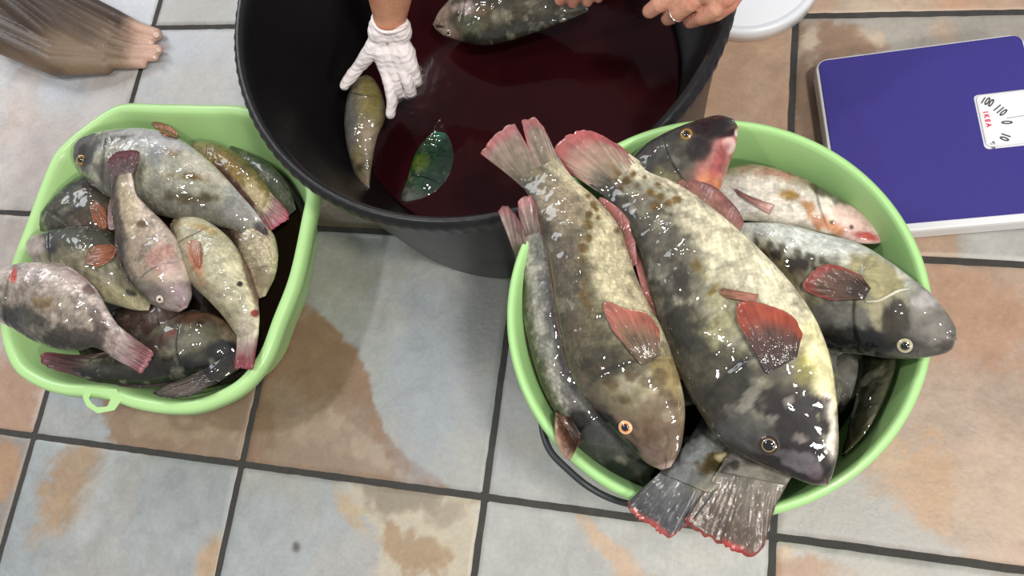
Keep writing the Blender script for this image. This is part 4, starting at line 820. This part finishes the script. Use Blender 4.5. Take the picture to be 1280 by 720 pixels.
eye(Li, 250, 405, 5, iris=(50, 36, 20), rim=(90, 76, 50), ring=(80, 62, 30))
edge_fin(Li, 'D', .3, .9, .005, (50, 36, 34), (70, 44, 42), fold=.4)
Lb = fish(group='fish piled in the green basin', label='yellowish fish with a red tail fin against the back right wall of the basin', st=[
    (236, 182, 238, 192), (254, 177, 250, 206), (280, 183, 268, 226), (302, 196, 286, 246), (319, 213, 302, 259), (333, 232, 315, 268), (344, 251, 326, 274)],
    zs=[.125, .13, .135, .138, .14, .14], cols=((176, 160, 136), (168, 148, 96), (130, 116, 62)), th=.6, mot=.35, mseed=191, gill=.22, scl=.7, mat=M_FISH2, paints=[('e', 285, 208, 14, 24, -30, (150, 120, 46), .8, 6, 5), ('e', 256, 184, 18, 6, 10, (150, 136, 92), .8, 4, 3), ('e', 318, 245, 16, 14, 40, (196, 178, 140), .8, 6, 5), ('e', 300, 240, 4, 34, -38, (100, 60, 60), .8, 3, 2)])
tail(Lb, [(352, 256), (359, 264), (361, 272), (352, 280), (344, 285), (337, 288), (328, 278)], .145, (150, 110, 98), (170, 84, 90), (206, 70, 90), .12, wav=.001, nv=14)
Lb2 = fish(group='fish piled in the green basin', label='dull green fish squeezed between the yellowish fish and the basin wall', st=[
    (290, 182, 286, 194), (315, 192, 300, 212), (338, 206, 318, 232), (355, 224, 334, 250), (366, 246, 348, 264), (370, 262, 358, 272)],
    zs=[.105, .11, .115, .115, .115], cols=((120, 128, 96), (98, 104, 80), (84, 96, 74)), th=.6, mot=.4, mseed=201, mat=M_FISH2)
Lh = fish(group='fish piled in the green basin', label='cream fish half hidden under the one hanging down the right side of the basin', st=[
    (322, 374, 332, 370), (306, 352, 343, 346), (297, 326, 347, 320), (289, 306, 344, 298), (279, 291, 336, 284), (268, 278, 322, 268)],
    zs=[.13, .138, .142, .142, .14, .135], cols=((204, 190, 160), (196, 182, 150), (120, 90, 74)), th=.6, mot=.35, mseed=211, mat=M_FISH2, paints=[('e', 292, 315, 6, 36, -24, (92, 60, 50), .8, 4, 3), ('e', 330, 350, 14, 14, 0, (140, 120, 104), .6, 6, 4)])
Lk = fish(group='fish piled in the green basin', label='reddish brown fish in the middle of the basin under the crossing fish', st=[
    (236, 390, 240, 396), (222, 378, 232, 416), (200, 376, 208, 424), (175, 380, 178, 428), (152, 384, 156, 424), (135, 392, 140, 416), (122, 400, 126, 412)],
    zs=[.13, .135, .137, .137, .135], cols=((110, 84, 72), (112, 88, 78), (70, 48, 44)), th=.45, mot=.5, mseed=221, mat=M_FISH2)
edge_fin(Lk, 'V', .1, .9, .006, (80, 52, 46), (120, 84, 72), fold=.3)
Lj = fish(group='fish piled in the green basin', label='dark fish in the front corner of the basin showing only its ragged brown tail', st=[
    (312, 395, 318, 402), (304, 398, 322, 418), (292, 414, 314, 440), (278, 434, 300, 460), (266, 452, 282, 472), (256, 464, 266, 482)],
    zs=[.12, .125, .13, .14, .15, .16], cols=((70, 60, 50), (56, 50, 44), (36, 32, 30)), th=.5, mot=.5, mseed=231, mat=M_FISH2)
tail(Lj, [(228, 474), (207, 482), (194, 491), (200, 495), (214, 497), (240, 494), (262, 483)], .178, (90, 76, 62), (96, 82, 70), (60, 50, 44), .12, wav=.003)
side_fin(La, [(204, 168), (222, 173)], [(189, 155), (193, 152), (206, 155), (217, 160), (223, 168)], (150, 84, 20), (176, 104, 30), (150, 80, 24), zfree=.150, lift=.05, name='pectoral_fin', label='orange brown fin standing up against the back wall')

#@@TUBFISH
T1 = fish(group='fish in the black tub', label='grey brown fish at the top of the black tub, held under a bare hand', st=[
    (547, 39, 541, 30), (556, 45, 552, 12), (575, 51, 572, -6), (600, 56, 600, -16), (628, 52, 630, -20), (655, 44, 658, -18), (682, 35, 684, -12), (710, 25, 712, -4), (735, 14, 738, -2)],
    zs=[.135, .14, .148, .152, .155, .16, .17, .18], cols=((170, 150, 138), (96, 88, 66), (66, 64, 52)), th=.5, mot=.55, mseed=301, gill=.2, scl=.7, head=(170, 146, 130), headlen=.16, paints=[
    ('e', 582, 8, 16, 10, 0, (204, 184, 176), .8, 5, 4), ('e', 604, 12, 14, 10, 0, (128, 104, 72), .7, 6, 4), ('e', 590, 32, 22, 12, 10, (112, 112, 84), .7, 7, 5), ('e', 548, 33, 8, 2, 5, (70, 48, 44), .9, 1.5, .5), ('e', 622, 20, 12, 8, 0, (150, 146, 122), .6, 5, 4)], beak=(150, 120, 108))
eye(T1, 561, 41, 3.8, iris=(120, 110, 96), rim=(120, 100, 84), ring=(214, 206, 196), pup=.4)
T2 = fish(group='fish in the black tub', label='long olive fish gripped by the gloved hand at the left of the black tub', st=[
    (454, 96, 460, 94), (442, 106, 470, 102), (435, 122, 479, 122), (431, 150, 481, 146), (433, 180, 471, 172), (440, 208, 465, 204), (449, 232, 462, 232), (455, 246, 463, 248)],
    zs=[.165, .170, .172, .165, .155, .145, .135], cols=((128, 118, 92), (136, 124, 84), (96, 92, 84)), th=.7, mot=.25, mseed=311, gill=.2, scl=.4, mat=M_FISH2, paints=[
    ('e', 467, 130, 10, 26, -8, (132, 118, 58), .8, 5, 4), ('e', 462, 175, 12, 22, 4, (150, 134, 112), .8, 6, 4), ('e', 452, 208, 8, 8, 0, (84, 68, 50), .8, 4, 3), ('e', 440, 150, 6, 40, 0, (112, 108, 104), .8, 4, 2), ('e', 456, 228, 6, 16, 10, (142, 118, 96), .7, 4, 2)])
tail(T2, [(446, 252), (452, 258), (460, 260), (468, 254)], .128, (120, 98, 80), (80, 64, 54), nv=12, wav=.001)
T3 = fish(group='fish in the black tub', label='bright green fish floating just under the red water in the black tub', st=[
    (498, 252, 503, 256), (502, 240, 520, 252), (509, 224, 542, 242), (514, 206, 560, 222), (519, 192, 567, 200), (528, 178, 566, 182), (538, 165, 560, 167), (546, 154, 553, 154), (549, 147, 551, 147)],
    zs=[.0905, .0912, .0915, .0912, .0905], cols=((26, 70, 52), (30, 82, 50), (52, 92, 44)), th=.13, mot=.4, mseed=321, gill=.3, scl=.7, mat=M_FISH2, head=(84, 92, 84), headlen=.2, paints=[('e', 525, 203, 10, 12, 0, (104, 128, 36), .7, 5, 3), ('e', 512, 246, 8, 4, -20, (110, 110, 104), .6, 3, 2), ('e', 552, 165, 8, 12, 0, (34, 120, 96), .7, 5, 3)])

#@@PEOPLE
def blob_mesh(name, caps, voxel, colfn, mat, smooth=6, extra=None):
    """tapered capsules fused into one continuous skin by voxel remeshing"""
    bm = bmesh.new()
    for p, q, r0, r1 in caps:
        p, q = Vector(p), Vector(q); d = q - p; L = d.length
        rot = d.to_track_quat('Z', 'Y').to_matrix().to_4x4() if L > 1e-6 else Matrix.Identity(4)
        bmesh.ops.create_uvsphere(bm, u_segments=20, v_segments=12, radius=r0, matrix=Matrix.Translation(p))
        bmesh.ops.create_uvsphere(bm, u_segments=20, v_segments=12, radius=r1, matrix=Matrix.Translation(q))
        if L > 1e-6: bmesh.ops.create_cone(bm, cap_ends=True, segments=20, radius1=r0, radius2=r1, depth=L, matrix=Matrix.Translation((p + q) / 2) @ rot)
    me = bpy.data.meshes.new(name); bm.to_mesh(me); bm.free()
    o = bpy.data.objects.new(name, me); COL.objects.link(o)
    r = o.modifiers.new('r', 'REMESH'); r.mode = 'VOXEL'; r.voxel_size = voxel
    s_ = o.modifiers.new('s', 'SMOOTH'); s_.factor = .5; s_.iterations = smooth
    dg = bpy.context.evaluated_depsgraph_get(); m2 = bpy.data.meshes.new_from_object(o.evaluated_get(dg)); bpy.data.objects.remove(o)
    m2.name = name; n = len(m2.vertices); co = np.zeros(n * 3); m2.vertices.foreach_get('co', co); co = co.reshape(-1, 3)
    if extra is not None:
        no = np.zeros(n * 3); m2.vertices.foreach_get('normal', no); co = co + no.reshape(-1, 3) * extra(co)[:, None]; m2.vertices.foreach_set('co', co.ravel())
    c = np.ones((n, 4)); c[:, :3] = colfn(co); a = m2.color_attributes.new('Col', 'FLOAT_COLOR', 'POINT'); a.data.foreach_set('color', c.ravel())
    m2.polygons.foreach_set('use_smooth', [True] * len(m2.polygons)); m2.materials.clear(); m2.materials.append(mat)
    o = bpy.data.objects.new(name, m2); COL.objects.link(o); return o
def chain(pts, rads): return [(pts[i], pts[i + 1], rads[i], rads[i + 1]) for i in range(len(pts) - 1)]
SKC = lin((206, 150, 122)); SKR = lin((196, 112, 92))
def skin_col(base, red, seed=1):
    b, r = lin(base), lin(red)
    return lambda co: np.clip(b * (1 - (w := ss(.42, .62, fbm(co, 45, seed, 3))[:, None] * .6)) + r * w, 0, 1)
# gloved hand
wr_ = W(487, 34, .262)
arm_pts = [W(487, 44, .25), W(487, 20, .275), W(486, -20, .32), W(484, -90, .42)]
gp_ = lambda x, y, z: W(x, y, z)
up_ = lambda p, *o: [np.array(p)] + [np.array(p) + np.array(q) for q in o]
person1 = blob_mesh('person', chain(up_(W(484, -90, .42), (-.01, .07, .12), (-.03, .12, .22), (-.05, .22, .46)), [.036, .043, .044, .056]) + chain(arm_pts, [.017, .0185, .023, .033]) + chain([W(481, 44, .25), W(480, 20, .275), W(478, -20, .32), W(474, -90, .42)], [.0135, .0155, .024, .036]) + chain([W(494, 44, .25), W(495, 20, .275), W(497, -20, .32), W(500, -90, .42)], [.0135, .0155, .024, .036]), .0025,
    skin_col((196, 142, 112), (180, 116, 90), 5), M_SKIN, 8)
tag(person1, 'person reaching into the black tub with a bare forearm and white gloved hand', 'person')
m_glove, nt, b = newmat('white_glove'); tc = N(nt, 'ShaderNodeTexCoord')
n1 = N(nt, 'ShaderNodeTexNoise', Scale=55., Detail=4., Distortion=1.); nt.links.new(tc.outputs['Object'], n1.inputs['Vector'])
wv = N(nt, 'ShaderNodeTexWave', Scale=42., Distortion=5., Detail=2.); wv.bands_direction = 'Z'; nt.links.new(tc.outputs['Object'], wv.inputs['Vector'])
nt.links.new(mixc(nt, n1.outputs[0], lin((226, 214, 212)), lin((242, 236, 236))), b.inputs['Base Color']); b.inputs['Roughness'].default_value = .6
b.inputs['Subsurface Weight'].default_value = .1; b.inputs['Subsurface Scale'].default_value = .004
nt.links.new(bump(nt, wv.outputs[0], .3, .002, bump(nt, n1.outputs[0], .6, .005)), b.inputs['Normal'])
gc = []
for xw, xk in ((474, 482), (482, 492), (491, 503), (498, 513)):
    gc += chain([W(xw, 50, .243), W((xw + xk) / 2, 66, .232), W(xk, 84, .216)], [.0135, .0155, .0125])
gc += chain([W(474, 48, .246), W(466, 62, .236), W(450, 82, .215), W(438, 97, .203), W(430, 107, .196)], [.014, .0135, .0095, .0088, .0075])          # thumb
gc += chain([W(482, 84, .216), W(487, 106, .203), W(490, 126, .190), W(488, 143, .178)], [.0115, .0088, .0082, .0072])                             # index
gc += chain([W(493, 86, .216), W(497, 106, .198), W(499, 118, .180), W(497, 124, .160)], [.0115, .0088, .0082, .0072])                             # middle, curled under the fish
gc += chain([W(504, 86, .216), W(510, 104, .205), W(514, 116, .190), W(509, 120, .172)], [.0112, .0088, .0082, .0072])                             # ring
gc += chain([W(512, 80, .218), W(519, 92, .207), W(522, 102, .195), W(517, 106, .180)], [.0105, .0078, .0072, .0065])                              # little
gc += chain([W(474, 33, .2605), W(500, 33, .2605)], [.0150, .0150]) + chain([W(475, 40, .255), W(500, 40, .255)], [.0175, .0175]) + chain([W(476, 46, .249), W(500, 46, .249)], [.0145, .0145])
glove = blob_mesh('white_glove', gc, .0016, lambda co: np.ones((len(co), 3)), m_glove, 5, extra=lambda co: (fbm(co, 70, 3, 3) - .5) * .003)
glove.parent = person1; glove.name = 'glove'
# rolled cuff
cen = np.array([W(487, 29, .268)])[0]; axd = np.array(W(487, 20, .275)) - np.array(W(487, 44, .25)); axd /= np.linalg.norm(axd)
ca_ = np.cross(axd, [0, 0, 1.]); ca_ /= np.linalg.norm(ca_); cb_ = np.cross(ca_, axd)
cuff = tube('glove_cuff', [cen + ca_ * .0265 * math.cos(t_) + cb_ * .0195 * math.sin(t_) + axd * (.004 * math.cos(2 * t_)) for t_ in np.linspace(0, 2 * PI, 24, endpoint=False)], .0024, m_glove, closed=True)
cuff.parent = glove

# second person: hand with ring on the rim, other hand on the fish
def wz(x, y, z): return W(x, y, z)
cp = []
cp += chain([wz(812, 14, .352), wz(824, 5, .366), wz(842, -8, .378), wz(864, -24, .388)], [.0088, .0098, .0105, .0115])
cp += chain([wz(835, 23, .346), wz(848, 15, .364), wz(862, 4, .378), wz(880, -12, .390)], [.0086, .0096, .0105, .0115])
cp += chain([wz(862, 27, .344), wz(878, 21, .362), wz(894, 10, .376), wz(904, -6, .386)], [.0084, .0094, .0104, .0112])
cp += chain([wz(880, 24, .346), wz(896, 18, .362), wz(912, 6, .374), wz(920, -10, .382)], [.0070, .0080, .0090, .0105])
cp += chain([wz(866, -24, .388), wz(892, -60, .41), wz(930, -110, .45)], [.015, .022, .024]) + chain([wz(884, -12, .390), wz(905, -55, .41), wz(930, -110, .45)], [.015, .020, .024]) + chain([wz(906, -6, .386), wz(916, -50, .408), wz(930, -110, .45)], [.014, .018, .024]) + chain([wz(921, -10, .382), wz(926, -50, .405), wz(932, -110, .45)], [.011, .016, .024])
cp += chain([wz(930, -110, .45), wz(940, -190, .52), wz(955, -300, .62)], [.026, .032, .042])
cp += chain(up_(wz(955, -300, .62), (.02, .04, .06), (.0, .10, .30)), [.042, .044, .055]) + chain(up_(wz(780, -260, .50), (.01, .06, .10), (.05, .14, .42)), [.042, .044, .055])
cp += chain([wz(850, -20, .37), wz(838, -30, .352), wz(826, -32, .340)], [.013, .011, .009])      # thumb, inside the rim
cp += chain([wz(700, 1, .196), wz(706, -10, .212), wz(712, -26, .222), wz(726, -46, .232)], [.0078, .0088, .0095, .0105])
cp += chain([wz(716, 4, .194), wz(722, -8, .212), wz(728, -24, .224), wz(736, -46, .232)], [.0080, .0090, .0098, .0108])
cp += chain([wz(734, 2, .196), wz(738, -10, .212), wz(742, -26, .224), wz(746, -48, .232)], [.0080, .0088, .0095, .0105])
cp += chain([wz(748, -2, .196), wz(752, -12, .210), wz(754, -28, .220), wz(755, -50, .230)], [.0070, .0078, .0085, .0100])
cp += chain([wz(726, -46, .232), wz(740, -90, .27)], [.017, .022]) + chain([wz(742, -46, .232), wz(745, -90, .27)], [.017, .022]) + chain([wz(755, -50, .230), wz(752, -90, .27)], [.014, .020])
cp += chain([wz(745, -90, .27), wz(760, -160, .37), wz(780, -260, .50)], [.024, .030, .042]) + chain([wz(728, -60, .232), wz(708, -46, .214), wz(694, -26, .196)], [.013, .010, .008])
person2 = blob_mesh('person', cp, .0018, skin_col((206, 150, 126), (190, 116, 98), 9), M_SKIN, 6)
tag(person2, 'person gripping the far rim of the black tub with a bare hand wearing a ring', 'person')
fa = wz(842, 19, .356); fb = wz(848, 15, .364); axd = fb - fa; axd /= np.linalg.norm(axd); ca_ = np.cross(axd, [0, 0, 1.]); ca_ /= np.linalg.norm(ca_); cb_ = np.cross(ca_, axd)
rg = tube('finger_ring', [fb - axd * .003 + ca_ * .0098 * math.cos(t_) + cb_ * .0098 * math.sin(t_) for t_ in np.linspace(0, 2 * PI, 24, endpoint=False)], .0011, plain('silver', (226, 214, 204), .18, metal=1.), closed=True, n=8)
rg.parent = person2

# bare foot stepping in at the top left
fz = .028
def ft(x, y, z): return W(x, y, z)
fc = []
toes = [((148, 24), (176, 37), (195, 43), .0125), ((146, 40), (168, 50), (188, 53), .0100), ((142, 54), (170, 61), (198, 62), .0098), ((136, 66), (166, 71), (193, 71), .0092), ((122, 78), (152, 80), (178, 80), .0088)]
for a_, b2, c2, r_ in toes: fc += chain([ft(*a_, .030), ft(*b2, .020), ft(*c2, .013)], [r_ * 1.25, r_ * 1.02, r_])
for k, (a_, b2, c2, r_) in enumerate(toes):
    fc += chain([ft(*a_, .028), ft(a_[0] - 60, a_[1] - 26 + k * -2, .045), ft(a_[0] - 120, a_[1] - 60 - k * 6, .06)], [r_ * 1.3, .023, .030])
fc += chain([ft(60, 40, .03), ft(0, -30, .045), ft(-60, -90, .06)], [.03, .036, .04]) + chain([ft(80, 20, .03), ft(20, -50, .05), ft(-60, -90, .06)], [.028, .036, .042]) + chain([ft(-20, -70, .07), ft(-70, -120, .2), ft(-130, -190, .38)], [.04, .036, .05]) + chain(up_(ft(-130, -190, .38), (-.02, .03, .16), (-.03, .0, .40)), [.05, .055, .07]) + chain([ft(-62, -92, .045), ft(-80, -112, .036)], [.04, .034])
for k_ in range(6):
    yy = 10 + 14 * k_; fc += chain([ft(150 - k_ * 4, 26 + k_ * 11, .024), ft(90 - k_ * 4, yy, .036), ft(20 - k_ * 6, yy - 36, .05), ft(-50, -84 + k_ * 6, .06)], [.017, .024, .030, .034])
fc = [(np.array(p) + [0, 0, 0], np.array(q), min(a_, max(.008, p[2] - .0005)), min(b2, max(.008, q[2] - .0005))) for p, q, a_, b2 in fc]
def footc(co):
    px, py = PXY(co); w = ss(146, 184, px + (fbm(co, 60, 4, 3) - .5) * 16)[:, None]; q_ = np.c_[(px * .85 + py * .5) * .25, (py * .85 - px * .5) * 1.3, px * 0] * .03; n = (.55 * fbm(q_, 1.2, 8, 4) + .45 * ss(10, 120, py + .15 * px))[:, None]
    c = lin((66, 48, 34)) * (1 - ss(.3, .75, n)) + lin((132, 110, 88)) * ss(.3, .75, n)
    return c * (1 - w) + lin((206, 168, 150)) * w
foot = blob_mesh('person', fc, .0022, footc, M_SKIN, 5)
tag(foot, 'bare brown foot and ankle of a person stepping in at the upper left corner', 'person')
m_nail = plain('toenail', (214, 184, 168), .3, coat=.4)
for (a_, b2, c2, r_) in toes[:4]:
    p = ft(*c2, .013 + r_ * .86); d = np.array(ft(*c2, .013)) - np.array(ft(*b2, .020)); nrm = np.array([d[0] * .3, d[1] * .3, .03]); 
    e = dome('toenail', p - np.array([0, 0, .0014]), nrm, r_ * .5, .0018, m_nail, ((200, 170, 150),) * 3, 5, 16); e.parent = foot
